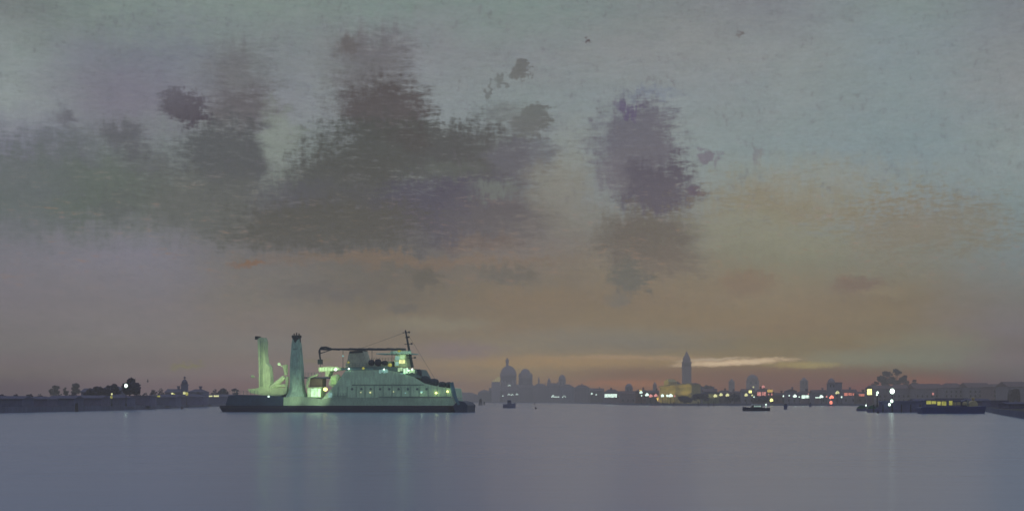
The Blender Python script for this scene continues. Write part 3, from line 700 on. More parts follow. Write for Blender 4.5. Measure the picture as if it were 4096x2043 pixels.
# ------------------------------------------------------------------ the ferry
TH = R(10); CD = 385.0; CX = at(345, CD); BE = 6.5
cT, sT = math.cos(TH), math.sin(TH)
def FP(px, py, y=-BE):
    k = (px-512)/F
    s = (k*(CD + y*cT) - CX - y*sT)/(cT + k*sT)
    Y = CD - s*sT + y*cT
    return (s, EYE+(H-py)*Y/F)
def ferry():
    t = thing('car_ferry', 'big grey green car ferry with pale lit decks crossing the water', 'ferry', (CX, CD, 0), -TH)
    S = lambda px, y=-BE: FP(px, 400, y)[0]
    Z = lambda py, px=345: FP(px, py)[1]
    PP = lambda pts, y=-BE: [FP(a, b, y) for a, b in pts]
    a0, a1 = S(215.5), S(456)
    # hull: flat double ended plan with raked ends
    def plan(z, inset, rake):
        n = 28; out = []
        for k in range(n):
            a = 2*math.pi*k/n; c, s_ = math.cos(a), math.sin(a)
            x = (a0+a1)/2 + (a1-a0)/2*math.copysign(abs(c)**.28, c) + rake*math.copysign(1, c)*(abs(c)**.5)
            y = BE*math.copysign(abs(s_)**.35, s_)*(1-inset)
            out.append((x, y, z))
        return out
    b = MB(); b.loft([plan(-.6, .12, -1.6), plan(.2, .02, -.5), plan(1.0, 0, 0), plan(Z(405.1), 0, .2)]); h = b.build('hull', navy, t)
    b = MB(); b.loft([plan(1.15, -.012, .12), plan(1.38, -.012, .14)]); b.build('rubbing_strake', slate, h)
    # hull side above: dark blue stern bulwark, green grey middle
    b = MB(); b.prism_y(PP([(225, 404.9), (228, 395.2), (236, 394.0), (262, 394.6), (283, 395.6), (283, 404.9)]), -BE+.25, BE-.25); b.build('stern_bulwark', navy2, t)
    b = MB(); b.prism_y(PP([(283.2, 404.9), (283.2, 396.6), (300, 395.8), (322, 398.4), (330, 396.5), (452, 397.2), (455, 404.9)]), -BE+.18, BE-.18); b.build('side_plating', green_l, t)
    # main casing
    b = MB(); b.prism_y(PP([(322, 398.6), (328.5, 391), (336, 383.4), (342.5, 373.6), (346, 369.6), (386, 369.2), (400, 372), (414, 376.5), (424, 382.6), (437, 385.8), (451, 387.6), (452.4, 396.8), (330, 396.9)]), -BE+.1, BE-.1); cs = b.build('casing', teal, t)
    b = MB()
    for (p0, p1, q) in ((379, 450.6, 396.2), (332, 346, 395.9), (352, 424, 384.3)):
        s0, z = FP(p0, q); s1, _ = FP(p1, q); b.box(s0, s1, -BE-.02, -BE+.12, z-.09, z+.09)
    for k in range(13):
        s0, _ = FP(338+k*9, 390); b.box(s0-.05, s0+.05, -BE+.0, -BE+.12, Z(396.5), Z(385+abs(k-4)*.25))
    b.build('plate_ribs', teal_d, cs)
    for k in range(9):
        s0, z = FP(352+k*9.3, 388.4); b = MB()
        b.loft([[(s0+.34*math.cos(a), y, z+.34*math.sin(a)) for a in [i*math.pi/5 for i in range(10)]] for y in (-BE+.05, -BE+.12)]); b.build('porthole', teal_d, cs)
    # upper deck house and lounge
    b = MB(); b.prism_y(PP([(345, 369.5), (345, 367.2), (351, 366.4), (388, 366.0), (398, 366.6), (416, 368.5), (421, 377.6), (414, 376.4), (400, 371.9), (386, 369.1)], -BE+.5), -BE+.5, BE-.5); dh = b.build('upper_deck', teal_d, t)
    for (p0, p1, q0, q1, g_) in [(398.0, 403.0, 366.9, 371.0, g_green), (403.6, 408.4, 367.2, 373.2, g_greenS), (409.0, 415.4, 368.6, 372.6, g_green), (379.4, 388.2, 368.6, 372.6, g_aqua), (400.4, 406, 372, 373.6, g_aqua)]:
        pa = FP(p0, q1, -BE+.4); pb = FP(p1, q0, -BE+.4); n = max(1, int((p1-p0)//2.0)); g = (pb[0]-pa[0])/n
        b = MB()
        for k in range(n): b.box(pa[0]+k*g+.06, pa[0]+(k+1)*g-.04, -BE-.03, -BE+.05, pa[1]+.15*(k % 2), pb[1]-.12*((k+1) % 2))
        b.build('lit_window', g_, dh)
    # wheelhouse
    yw = -3.2
    b = MB(); b.prism_y(PP([(394.8, 366.2), (394.2, 359), (396, 353.6), (406, 353.2), (405.6, 359), (407.6, 366.4)], yw), yw, -yw); wh = b.build('wheelhouse', pale, t)
    for (p0, p1, q0, q1, g_) in [(395.4, 399.6, 355.4, 359.6, g_aqua), (400, 404.6, 354.4, 358.4, g_green), (399.2, 404.8, 359.2, 362.8, g_yel), (395.4, 398.6, 361, 365, g_aqua)]:
        pa = FP(p0, q1, yw); pb = FP(p1, q0, yw); b = MB(); b.box(pa[0], pb[0], yw-.08, yw-.02, pa[1], pb[1]); b.build('lit_window', g_, wh)
    b = MB(); a_, z_ = FP(377, 353.6, yw); c_, _ = FP(412, 353.6, yw); b.box(a_, c_, yw-.9, -yw+.9, z_, z_+.22); b.box(a_+4, c_, yw-.95, yw-.85, z_, z_+.8); b.build('bridge_wing', mat('wing_aqua', (.45, .72, .60), .6), wh)
    # funnel behind, dull
    b = MB(); b.prism_y(PP([(347.5, 366.8), (350.4, 358), (351.6, 351.6), (365.2, 350.8), (367.4, 357.6), (370.4, 366.2)], 0), -2.4, 2.4); fn = b.build('funnel', mat('funnel_drab', (.46, .50, .38), .7), t)
    b = MB(); b.prism_y(PP([(352.0, 353.0), (352.2, 350.7), (365.0, 349.9), (365.1, 352.2)], 0), -2.5, 2.5); b.build('funnel_top', cap, fn)
    b = MB(); b.prism_y(PP([(370.6, 366.2), (371, 361.8), (380, 360.6), (394, 360.8), (394.4, 366.2)], 0), -1.6, 3.5); b.build('boat_deck_house', mat('house_drab', (.38, .46, .36), .7), t)
    # canopy beam with its curled end and posts
    b = MB(); y0 = -4.2
    for k in range(9):
        p, q = 321+k*9.4, 321+(k+1)*9.4
        s0, z0 = FP(p, 348.6-.1*(k % 2), y0); s1, z1 = FP(q, 348.8, y0); b.bar((s0, y0, z0), (s1, y0, z1), .34 if k > 2 else .24, .3)
    pts = [(331, 348.2), (326, 346.6), (321, 347.0), (319.2, 350.4), (319.8, 355), (320.4, 359)]
    for p, q in zip(pts, pts[1:]):
        A = FP(*p, y0); B = FP(*q, y0); b.bar((A[0], y0, A[1]), (B[0], y0, B[1]), .26)
    A = FP(320.6, 359.6, y0); b.box(A[0]-.7, A[0]+.5, y0-.4, y0+.4, A[1]-1.1, A[1]+.2)
    A = FP(332, 349, y0); B = FP(319.6, 353, y0); b.bar((A[0], y0, A[1]), (B[0], y0, B[1]), .12)
    cb = b.build('canopy_beam', rope, t)
    for p, q in ((320.4, 367), (343, 367.4), (372, 366.4), (392, 366.2)):
        b = MB(); A = FP(p, q, y0); B = FP(p, 349, y0); b.bar((A[0], y0, A[1]), (B[0], y0, B[1]), .07); b.build('canopy_post', rope, cb)
    # leaning mast
    b = MB(); ym = -1.0; A = FP(412.4, 366.8, ym); B = FP(405.4, 329.5, ym); b.bar((A[0], ym, A[1]), (B[0], ym, B[1]), .42, .2, 8)
    ms = b.build('mast', rope, t)
    for (u, hw) in ((.93, .9), (.62, 1.0), (.25, 1.2), (.8, .5)):
        b = MB(); cx = A[0]+(B[0]-A[0])*u; cz = A[1]+(B[1]-A[1])*u; b.bar((cx-hw, ym, cz), (cx+hw, ym, cz+.12), .09); b.box(cx+hw-.2, cx+hw+.2, ym-.2, ym+.2, cz-.1, cz+.35); b.build('crosstree', rope, ms)
    b = MB(); P2 = FP(436, 380, 0); b.bar((B[0], ym, B[1]), (P2[0], 0, P2[1]), .03); P3 = FP(352, 351, 0); b.bar((B[0], ym, B[1]-.6), (P3[0], 0, P3[1]), .03); b.build('stay', rope, ms)
    # pale crane at the stern
    yc = -3.0
    b = MB()
    b.prism_y(PP([(258.8, 387.4), (258.6, 364), (258.0, 350), (257.4, 338.6), (260, 336.6), (263.4, 337.0), (264.6, 341), (264.6, 352), (265.6, 362), (269.0, 366), (270.2, 378), (270.0, 387.4)], yc), yc, yc+2.8); ct = b.build('crane_tower', pale, t)
    b = MB(); A = FP(256.2, 337, yc); b.box(A[0]-.5, A[0]+.45, yc+.3, yc+2.4, A[1]-.5, A[1]+.4); b.build('crane_lamp', cap, ct)
    b = MB(); b.prism_y(PP([(247.4, 388.6), (255, 387.8), (258, 387.2), (287, 387.2), (286.4, 393.4), (277, 396.0), (262, 394.4), (250, 392.2)], yc-.5), yc-.5, yc+4); b.build('crane_base', pale, ct)
    b = MB()
    A = FP(271, 387.4, yc); B = FP(284.5, 376.4, yc); b.bar((A[0], yc, A[1]), (B[0], yc, B[1]), .72, .62, 8)
    A = FP(271, 386.0, yc); B = FP(288, 384.6, yc); b.bar((A[0], yc, A[1]), (B[0], yc, B[1]), .5, .4, 8)
    A = FP(286.8, 388, yc); B = FP(287.4, 375.8, yc); b.bar((A[0], yc, A[1]), (B[0], yc, B[1]), .42, .5, 8)
    A = FP(286.0, 374.4, yc); B = FP(285.2, 364.2, yc); b.bar((A[0], yc, A[1]), (B[0], yc, B[1]), .5, .75, 8)
    b.build('crane_brace', pale, ct)
    b = MB(); A = FP(279, 363.4, yc); b.ball(A[0], yc, A[1], .42); b.bar((A[0], yc, A[1]), (A[0]+1.2, yc, A[1]-.9), .07); b.build('work_lamp', g_green, ct)
    b = MB(); A = FP(252.4, 375.8, yc); b.ball(A[0], yc, A[1], .55, 8, .7); b.bar((A[0], yc, A[1]), FPv(258.6, 378, yc), .06); b.build('work_lamp', pale, ct)
    # tall teal funnel tower, flared foot
    yt = -3.5
    b = MB(); A = lambda px, py: FP(px, py, yt)
    rings = []
    for (c0, c1, q) in ((287.5, 306.5, 397.0), (290.4, 304.2, 391), (291.2, 303.0, 382), (291.2, 302.6, 368), (291.6, 301.8, 357), (292.4, 300.8, 345), (293.2, 299.8, 337.5)):
        l, z = A(c0, q); r_, _ = A(c1, q); cx, hw = (l+r_)/2, (r_-l)/2
        rings.append([(cx-hw, yt-hw*.7, z), (cx-hw*.5, yt-hw, z), (cx+hw*.5, yt-hw, z), (cx+hw, yt-hw*.7, z), (cx+hw, yt+hw*.7, z), (cx+hw*.5, yt+hw, z), (cx-hw*.5, yt+hw, z), (cx-hw, yt+hw*.7, z)])
    b.loft(rings); ft = b.build('funnel_tower', mat('tower_teal', (.36, .56, .43), .6, .35, .5), t)
    l, z = A(291.9, 337.7); r_, z1 = A(301.3, 334.8); cx, hw = (l+r_)/2, (r_-l)/2
    b = MB(); b.loft([[(cx+hw*q*math.cos(a), yt+hw*q*math.sin(a), zz) for a in [i*math.pi/8 for i in range(16)]] for q, zz in ((.8, z-2.6), (.86, z), (1, z+.2), (1, z1))]); b.build('funnel_cap', cap, ft)
    for k in range(3):
        b = MB(); b.bar((cx-.7+k*.7, yt, z1-.2), (cx-.7+k*.7, yt, z1+.55+.2*(k == 1)), .17); b.build('exhaust_pipe', cap, ft)
    A_ = FP(303, 384, yt); B_ = FP(304.5, 366, yt)
    for k in range(4):
        b = MB(); zz = Z(388)+(Z(348)-Z(388))*k/3; b.lathe(cx, yt, [(1.72-.1*k, zz), (1.74-.1*k, zz+.14)], 16); b.build('stiffening_band', teal_d, ft)
    # car deck between tower and casing: lit saloon, frames
    yd = -4.6
    b = MB(); b.box(FP(304, 397, yd)[0], FP(330, 397, yd)[0], yd+.2, 5.0, Z(397.6), Z(396.4)); b.build('car_deck', deckgr, t)
    b = MB(); b.prism_y(PP([(307.2, 396.6), (306.8, 386.8), (321.8, 386.2), (320.6, 396.8)], yd), yd, yd+4); sl = b.build('saloon', pale, t)
    for k in range(4):
        pa = FP(307.8+k*3.3, 396.2, yd); pb = FP(310.6+k*3.3, 387.6+.4*(k % 2), yd); b = MB(); b.box(pa[0], pb[0], yd-.07, yd-.02, pa[1], pb[1]); b.build('lit_window', g_greenS if k > 0 else g_green, sl)
    b = MB(); b.prism_y(PP([(309.6, 386.2), (310.2, 377.8), (322.6, 376.4), (322.2, 385.8)], yd+.6), yd+.6, yd+4); b.build('deck_house', brown, t)
    b = MB(); A_ = FP(306.6, 387, yd); B_ = FP(309.2, 377, yd); b.bar((A_[0], yd, A_[1]), (B_[0], yd, B_[1]), .42, .5); B2 = FP(318, 374.2, yd); b.bar((B_[0], yd, B_[1]), (B2[0], yd, B2[1]), .3); b.build('deck_frame', pale, t)
    b = MB(); b.box(FP(304, 376, yd)[0], FP(329, 376, yd)[0], yd, yd+7, Z(377.4), Z(376.2)); b.build('cross_beam', navy2, t)
    b = MB(); b.prism_y(PP([(318.6, 371.2), (318.4, 366.6), (330, 365.8), (341, 366.8), (341, 369.4), (330, 370.4), (328, 376), (324.6, 375.6), (325.6, 371.4)], yd), yd, yd+3.5); b.build('gallery', pale, t)
    pa = FP(319.4, 370.2, yd); pb = FP(333, 367.2, yd); b = MB(); n = 5; g = (pb[0]-pa[0])/n
    for k in range(n): b.box(pa[0]+k*g+.1, pa[0]+(k+1)*g-.15, yd-.07, yd-.02, pa[1], pb[1])
    b.build('lit_window', g_green, t)
    b = MB(); b.prism_y(PP([(328.6, 384), (331.0, 375.4), (336.4, 373.6), (338.6, 376.2), (337.4, 381.8), (333.0, 387.0)], yd-1.2), yd-1.2, yd+1); st = b.build('stair_house', pale, t)
    pa = FP(331.4, 383.4, yd-1.2); pb = FP(336, 376.2, yd-1.2); b = MB(); b.box(pa[0], pb[0], yd-1.28, yd-1.22, pa[1], pb[1]); b.build('lit_window', glow('stair_green', (.36, .62, .22), .55), st)
    b = MB(); pa = FP(328.4, 398.4, -BE); pb = FP(332.2, 391.8, -BE); b.box(pa[0], pb[0], -BE-.12, -BE-.02, pa[1]+.4, pb[1]); b.build('lit_door', g_aqua, t)
    b = MB(); pa = FP(341.0, 369.2, -BE+.4); pb = FP(373, 367.0, -BE+.4); b.box(pa[0], pb[0], -BE+.32, -BE+.44, pa[1], pb[1]-.2); b.build('gallery_rail', mat('rail_teal', (.20, .38, .34), .6), t)
    # covered lifeboats amidships and rafts forward
    for (p0, p1, q0, q1) in ((368.4, 374.4, 365.2, 358.8), (374.6, 381.4, 365.6, 358.2), (381.6, 387.8, 364.8, 359.8)):
        A_ = FP(p0, q0, -4.5); B_ = FP(p1, q1, -4.5); L = B_[0]-A_[0]; cx = (A_[0]+B_[0])/2; hh = B_[1]-A_[1]
        b = MB(); b.loft([[(cx+u*L*.5, -4.5+w*math.cos(a), A_[1]+hh*.5+hh*.5*v*math.sin(a)) for a in [i*math.pi/4 for i in range(8)]] for u, w, v in ((-1, .15, .2), (-.7, .8, .8), (0, 1.1, 1), (.7, .8, .85), (1, .15, .25))]); b.build('lifeboat', slate, t, True)
    for (p0, p1, q0, q1) in ((416.6, 421.6, 376.6, 368.0), (421, 430, 384.6, 374.6), (429, 438.6, 386.0, 377.4), (439.0, 446, 387.4, 380.6), (446, 452.4, 388, 380.8)):
        A_ = FP(p0, q0, -5); B_ = FP(p1, q1, -5); L = B_[0]-A_[0]; cx = (A_[0]+B_[0])/2; hh = B_[1]-A_[1]
        b = MB(); b.loft([[(cx+u*L*.5, -5+w*math.cos(a), A_[1]+hh*.48+hh*.5*v*math.sin(a)) for a in [.4+i*math.pi/4 for i in range(8)]] for u, w, v in ((-1, .5, .5), (-.75, 1.0, .9), (.1, 1.2, 1), (.75, .9, .8), (1, .4, .4))]); b.build('deck_winch', rope, t)
    # bow ramp arm and bow block
    b = MB(); yb = -BE+.3
    pts = [(451.4, 381.8), (453.0, 390), (455.6, 398), (459.2, 404)]
    for p, q, r0, r1 in zip(pts, pts[1:], (.55, .62, .45), (.62, .45, .5)):
        A_ = FP(*p, yb); B_ = FP(*q, yb); b.bar((A_[0], yb, A_[1]), (B_[0], yb, B_[1]), r0, r1, 8)
    b.build('ramp_arm', mat('ramp_teal', (.10, .22, .26), .5), t)
    b = MB(); A_ = FP(452, 398, yb); 
    b.prism_y(PP([(453, 405.2), (456, 402.4), (459, 400.2), (464.5, 401.4), (467.6, 404.6), (467, 411.6), (462, 412.4), (455, 411.0)]), -BE-.05, BE-2.5); b.build('bow_door', mat('bow_blue', (.022, .04, .085), .5), t)
    # railings
    def rail(p0, p1, q, y, n, name='railing', hgt=1.1):
        b = MB(); A_ = FP(p0, q, y); B_ = FP(p1, q, y)
        for k in range(n+1):
            x = A_[0]+(B_[0]-A_[0])*k/n; b.bar((x, y, A_[1]), (x, y, A_[1]+hgt), .045, n=4)
        for f in (1, .55): b.bar((A_[0], y, A_[1]+hgt*f), (B_[0], y, A_[1]+hgt*f), .04, n=4)
        b.build(name, teal_d, t)
    rail(229, 258, 394.2, -BE+.4, 8); rail(346, 366, 366.8, -BE+.7, 6); rail(305, 321, 376.2, yd, 5)
    rail(348, 394, 365.8, BE-.7, 12); rail(371, 394, 360.6, -1.4, 8, 'railing', .9); rail(398, 411, 352.9, yw-.8, 5, 'railing', .9); rail(424, 450, 386.2, -BE+.5, 9, 'railing', 1.0); rail(332, 346, 396.2, -BE+.1, 5, 'railing', .9)
    for (px, qa, qb, y, par) in ((261.4, 386, 340, yc-.12, ct), (297.0, 392, 340, yt-1.75, ft)):
        b = MB(); A_ = FP(px, qa, y); B_ = FP(px, qb, y); y2 = y+ (.9 if par is ft else 0)
        for s_ in (-.22, .22): b.bar((A_[0]+s_, y, A_[1]), (B_[0]+s_, y2, B_[1]), .04, n=4)
        n = 26
        for k in range(n): u = k/n; yy = y+(y2-y)*u; zz = A_[1]+(B_[1]-A_[1])*u; xx = A_[0]+(B_[0]-A_[0])*u; b.bar((xx-.22, yy, zz), (xx+.22, yy, zz), .03, n=4)
        b.build('ladder', teal_d, par)
    # deck lamps
    dl = [(335.6, 368.9, 2.6, g_whiteS, -5.2), (348.8, 368.2, 1.6, g_whiteS, -6.7), (384.0, 368.7, 1.6, g_whiteS, -6.9), (412.2, 368.6, 1.7, g_whiteS, -7.0), (408.4, 369.8, 1.6, g_whiteS, -7.0),
          (325.4, 388.6, 4.2, g_yelS, -6.2), (370.2, 391.8, 1.8, g_yel, -6.8), (360.8, 391.7, 1.1, g_yel, -6.8), (421.6, 391.4, 3.4, g_aqua, -6.8), (421.2, 392.4, 1.4, g_yel, -6.9), (436.2, 392.2, 2.3, g_yelS, -6.8), (447.6, 390.8, 2.4, g_yelS, -6.8), (405.4, 392.4, 1.8, g_aqua, -6.8),
          (268.6, 395.8, 2.2, g_white, -6.6), (363.2, 367.6, 2.8, g_och, -6.7), (390.0, 364.4, 4.2, g_och, -5.2), (399.4, 350.4, 3.6, g_och, -3.9), (348.4, 361.8, 2.6, g_och, -4.4), (343.0, 355.4, 2.2, g_aqua, -4.3), (393.5, 391, 1.0, g_yel, -6.8)]
    for (px, py, sz, g_, y) in dl:
        A_ = FP(px, py, y); b = MB(); r = sz/F*CD/2
        b.ball(A_[0], y, A_[1], r, 8, .85)
        b.build('deck_lamp', g_, t, True)
    for px, py in ((421.6, 392), (436.2, 392.2), (447.6, 390.8)):
        A_ = FP(px, py, -7.5); light('POINT', (A_[0], -7.5, A_[1]), 12, (.75, 1, .7), t, .3)
    # floodlights that wash the pale crane, galleries and saloon
    for (px, py, y, tp, e, sp) in (((275, 370, -15, (264, 372), 900, 70)), (310, 360, -14, (328, 373), 500, 60), (300, 402, -14, (276, 390), 500, 70), (318, 402, -13, (314, 391), 300, 80), (410, 348, -12, (400, 360), 300, 60)):
        A_ = FP(px, py, y); T = FP(*tp, -4); light('SPOT', (A_[0], y, A_[1]), e*CRANE, (.85, 1.0, .62), t, .5, (T[0], -3.5, T[1]), sp)
def FPv(px, py, y): a = FP(px, py, y); return (a[0], y, a[1])
CRANE = 4.0
ferry()

# ------------------------------------------------------------------ sky, sun
SKYCOLS = [0, 128, 256, 384, 512, 640, 768, 896, 1024]
SKYROWS = [0, 50, 100, 150, 200, 250, 300, 330, 345, 360, 372, 385]
SKY = [[(0.178,0.210,0.207), (0.219,0.275,0.258), (0.223,0.285,0.265), (0.207,0.273,0.257), (0.210,0.278,0.267), (0.212,0.255,0.263), (0.209,0.235,0.259), (0.227,0.289,0.293), (0.204,0.237,0.260)],
 [(0.265,0.313,0.309), (0.192,0.212,0.249), (0.207,0.241,0.256), (0.233,0.252,0.275), (0.231,0.265,0.280), (0.246,0.280,0.289), (0.260,0.298,0.306), (0.237,0.305,0.328), (0.246,0.283,0.294)],
 [(0.302,0.351,0.354), (0.206,0.204,0.260), (0.230,0.250,0.284), (0.271,0.310,0.334), (0.239,0.295,0.309), (0.247,0.304,0.316), (0.245,0.309,0.326), (0.234,0.313,0.327), (0.265,0.302,0.316)],
 [(0.210,0.216,0.285), (0.177,0.210,0.214), (0.225,0.275,0.264), (0.230,0.285,0.282), (0.218,0.264,0.278), (0.252,0.321,0.328), (0.232,0.323,0.343), (0.217,0.312,0.338), (0.265,0.339,0.352)],
 [(0.126,0.157,0.154), (0.135,0.168,0.148), (0.160,0.173,0.157), (0.147,0.169,0.180), (0.171,0.218,0.224), (0.224,0.279,0.279), (0.249,0.301,0.259), (0.234,0.306,0.313), (0.217,0.309,0.324)],
 [(0.214,0.212,0.253), (0.233,0.228,0.280), (0.163,0.165,0.166), (0.100,0.108,0.103), (0.183,0.171,0.155), (0.200,0.206,0.163), (0.204,0.238,0.170), (0.209,0.250,0.201), (0.200,0.275,0.291)],
 [(0.237,0.220,0.246), (0.250,0.226,0.241), (0.224,0.202,0.153), (0.180,0.152,0.086), (0.201,0.173,0.091), (0.240,0.190,0.100), (0.272,0.232,0.128), (0.234,0.199,0.108), (0.204,0.220,0.196)],
 [(0.268,0.237,0.231), (0.304,0.268,0.261), (0.298,0.241,0.185), (0.287,0.227,0.106), (0.309,0.217,0.078), (0.292,0.225,0.078), (0.318,0.228,0.077), (0.290,0.236,0.093), (0.231,0.215,0.219)],
 [(0.294,0.256,0.232), (0.350,0.301,0.255), (0.355,0.305,0.228), (0.361,0.253,0.096), (0.407,0.321,0.120), (0.299,0.262,0.126), (0.348,0.276,0.052), (0.364,0.251,0.034), (0.231,0.185,0.157)],
 [(0.279,0.197,0.197), (0.316,0.245,0.210), (0.382,0.272,0.189), (0.431,0.306,0.144), (0.502,0.338,0.076), (0.554,0.386,0.096), (0.461,0.305,0.026), (0.325,0.314,0.127), (0.280,0.209,0.210)],
 [(0.245,0.176,0.143), (0.335,0.256,0.227), (0.392,0.253,0.208), (0.420,0.245,0.087), (0.524,0.342,0.072), (0.336,0.148,0.004), (0.306,0.115,0.004), (0.268,0.116,0.004), (0.179,0.162,0.160)],
 [(0.128,0.056,0.086), (0.262,0.146,0.167), (0.302,0.134,0.111), (0.309,0.171,0.113), (0.354,0.184,0.050), (0.434,0.144,0.004), (0.256,0.067,0.004), (0.303,0.017,0.004), (0.082,0.038,0.066)]]
SUN_AZ, SUN_EL = math.atan2(732-512, F), R(2.0)
def world():
    w = bpy.data.worlds.new('World'); bpy.context.scene.world = w; w.use_nodes = True
    nt = w.node_tree; nt.nodes.clear(); N = nt.nodes.new; L = nt.links.new
    def lk(v, s):
        if isinstance(v, (int, float)): s.default_value = v
        elif isinstance(v, tuple): s.default_value = v
        else: L(v, s)
    def M(op, a, b=0.0, c=0.0, clamp=False):
        n = N('ShaderNodeMath'); n.operation = op; n.use_clamp = clamp
        for i, v in enumerate((a, b, c)): lk(v, n.inputs[i])
        return n.outputs[0]
    def VM(op, a, b=(0, 0, 0)):
        n = N('ShaderNodeVectorMath'); n.operation = op; lk(a, n.inputs[0]); lk(b, n.inputs[1])
        return n.outputs['Value'] if op == 'LENGTH' else n.outputs[0]
    def MR(v, a, b, c=0.0, d=1.0, kind='SMOOTHSTEP'):
        n = N('ShaderNodeMapRange'); n.interpolation_type = kind
        lk(v, n.inputs['Value'])
        for k, x in (('From Min', a), ('From Max', b), ('To Min', c), ('To Max', d)): n.inputs[k].default_value = x
        return n.outputs[0]
    def MIX(f, a, b, mode='MIX'):
        n = N('ShaderNodeMix'); n.data_type = 'RGBA'; n.blend_type = mode; n.clamp_factor = True
        lk(f, n.inputs[0]); lk(a, n.inputs[6]); lk(b, n.inputs[7]); return n.outputs[2]
    geo = N('ShaderNodeTexCoord'); sep = N('ShaderNodeSeparateXYZ'); L(geo.outputs['Generated'], sep.inputs[0])
    x, y, z = sep.outputs
    D = 180/math.pi
    az = M('MULTIPLY', M('ARCTAN2', x, y), D)
    el = M('MULTIPLY', M('ARCTAN2', z, M('SQRT', M('ADD', M('MULTIPLY', x, x), M('MULTIPLY', y, y)))), D)
    cmb = N('ShaderNodeCombineXYZ'); L(az, cmb.inputs[0]); L(el, cmb.inputs[1]); P = cmb.outputs[0]
    def noise(sx, sy, det, rough=.55, off=0.0):
        n = N('ShaderNodeTexNoise'); n.inputs['Scale'].default_value = 1; n.inputs['Detail'].default_value = det; n.inputs['Roughness'].default_value = rough
        L(VM('ADD', VM('MULTIPLY', P, (sx, sy, 1)), (off, off*1.7, off*.3)), n.inputs['Vector']); return n
    nb = noise(.16, .30, 4, .55, 3.1); nm = noise(.7, 1.5, 5, .6, 9.7); ns = noise(2.0, 8.5, 6, .7, 21.3); nv = noise(5.5, 3.2, 4, .6, 5.5); nf = noise(4.5, 9, 4, .75, 40.1); nt_ = noise(3.2, .7, 5, .65, 63.9)
    cen = lambda n, k: VM('MULTIPLY', VM('SUBTRACT', n.outputs['Color'], (.5, .5, .5)), k)
    Wv = VM('ADD', VM('ADD', cen(nb, (3.2, 1.6, 0)), VM('ADD', cen(nm, (1.7, 1.1, 0)), cen(nt_, (.5, 1.7, 0)))), cen(ns, (.8, .38, 0)))
    lv = N('ShaderNodeCombineXYZ'); lv.inputs[0].default_value = 1.0; L(MR(el, 1.2, 7.5, .10, 1.0), lv.inputs[1])
    Pw = VM('ADD', P, VM('MULTIPLY', Wv, lv.outputs[0]))
    Ps = VM('ADD', P, VM('ADD', cen(nm, (1.3, .9, 0)), VM('ADD', cen(ns, (.6, .3, 0)), cen(nv, (.7, .6, 0)))))
    sp = N('ShaderNodeSeparateXYZ'); L(Pw, sp.inputs[0]); azw, elw = sp.outputs[0], sp.outputs[1]
    # low on the horizon the bands stay level: less warp
    lowf = MR(el, .3, 3.5); elb = elw
    fac = M('DIVIDE', M('ADD', elb, 1.0), 30.0)
    base = None
    def pos(px, py):
        return (math.degrees(math.atan2(px-512, F)), math.degrees(math.atan2(H-py, math.hypot(F, px-512))))
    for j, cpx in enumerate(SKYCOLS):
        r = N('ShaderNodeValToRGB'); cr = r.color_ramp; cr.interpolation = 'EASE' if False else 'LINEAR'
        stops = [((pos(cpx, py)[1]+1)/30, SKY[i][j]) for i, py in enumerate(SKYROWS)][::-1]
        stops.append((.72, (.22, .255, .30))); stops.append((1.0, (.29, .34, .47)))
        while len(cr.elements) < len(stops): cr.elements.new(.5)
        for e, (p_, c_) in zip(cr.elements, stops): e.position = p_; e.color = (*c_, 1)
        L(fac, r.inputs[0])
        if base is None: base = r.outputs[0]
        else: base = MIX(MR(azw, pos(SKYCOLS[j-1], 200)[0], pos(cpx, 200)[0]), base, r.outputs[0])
    # thin and heavy cloud scraps: centre, half width, half height (picture rows), tilt, sRGB, strength, softness
    col = base
    rag = M('ADD', M('MULTIPLY', M('SUBTRACT', ns.outputs['Fac'], .5), 1.3), M('MULTIPLY', M('SUBTRACT', nv.outputs['Fac'], .5), .7))
    def blob(px, py, rx, ry, rgb, st, soft=.55, tilt=0, raw=False, k=1.0):
        nonlocal col
        a, e = pos(px, py); sx, sy = math.degrees(rx/F), math.degrees(ry/F)
        src = Ps if raw else Pw
        q = VM('SUBTRACT', src, (a, e, 0))
        if tilt:
            n = N('ShaderNodeVectorRotate'); n.rotation_type = 'Z_AXIS'; n.inputs['Angle'].default_value = R(tilt); L(q, n.inputs[0]); q = n.outputs[0]
        dd = VM('LENGTH', VM('MULTIPLY', q, (1/sx, 1/sy, 0)))
        dd = M('ADD', dd, M('MULTIPLY', rag, 1.0*k))
        f = MR(dd, 1.0+soft*.5, 1.0-soft*.85, 0, st)
        ev = R(max(e, .05)); T = math.exp(-HAZE_D*min(2860/math.cos(ev), 109/math.sin(ev)))
        col = MIX(f, col, (*(max(.004, (c-(1-T)*hz)/T) for c, hz in zip(srgb(rgb), (.128, .122, .135))), 1))
    GAIN = 1.0
    for a in BLOBS: blob(*a)
    up_ = MR(el, 5, 9); f1 = M('MULTIPLY', MR(ns.outputs['Fac'], .56, .70), M('MULTIPLY', up_, .38))
    col = MIX(f1, col, (*srgb((126, 132, 133)), 1))
    lo_ = M('MULTIPLY', MR(el, 3, 5), MR(el, 10, 6)); f2 = M('MULTIPLY', M('MULTIPLY', MR(ns.outputs['Fac'], .54, .66), MR(nm.outputs['Fac'], .42, .6)), M('MULTIPLY', lo_, .55))
    col = MIX(f2, col, (*srgb((146, 116, 92)), 1))
    f3 = M('MULTIPLY', M('MULTIPLY', MR(nv.outputs['Fac'], .54, .66), MR(nm.outputs['Fac'], .55, .42)), M('MULTIPLY', up_, .30))
    col = MIX(f3, col, (*srgb((98, 98, 108)), 1))
    # grain and streaks of the cloud layer itself
    v1 = M('MULTIPLY', M('SUBTRACT', ns.outputs['Fac'], .5), .38)
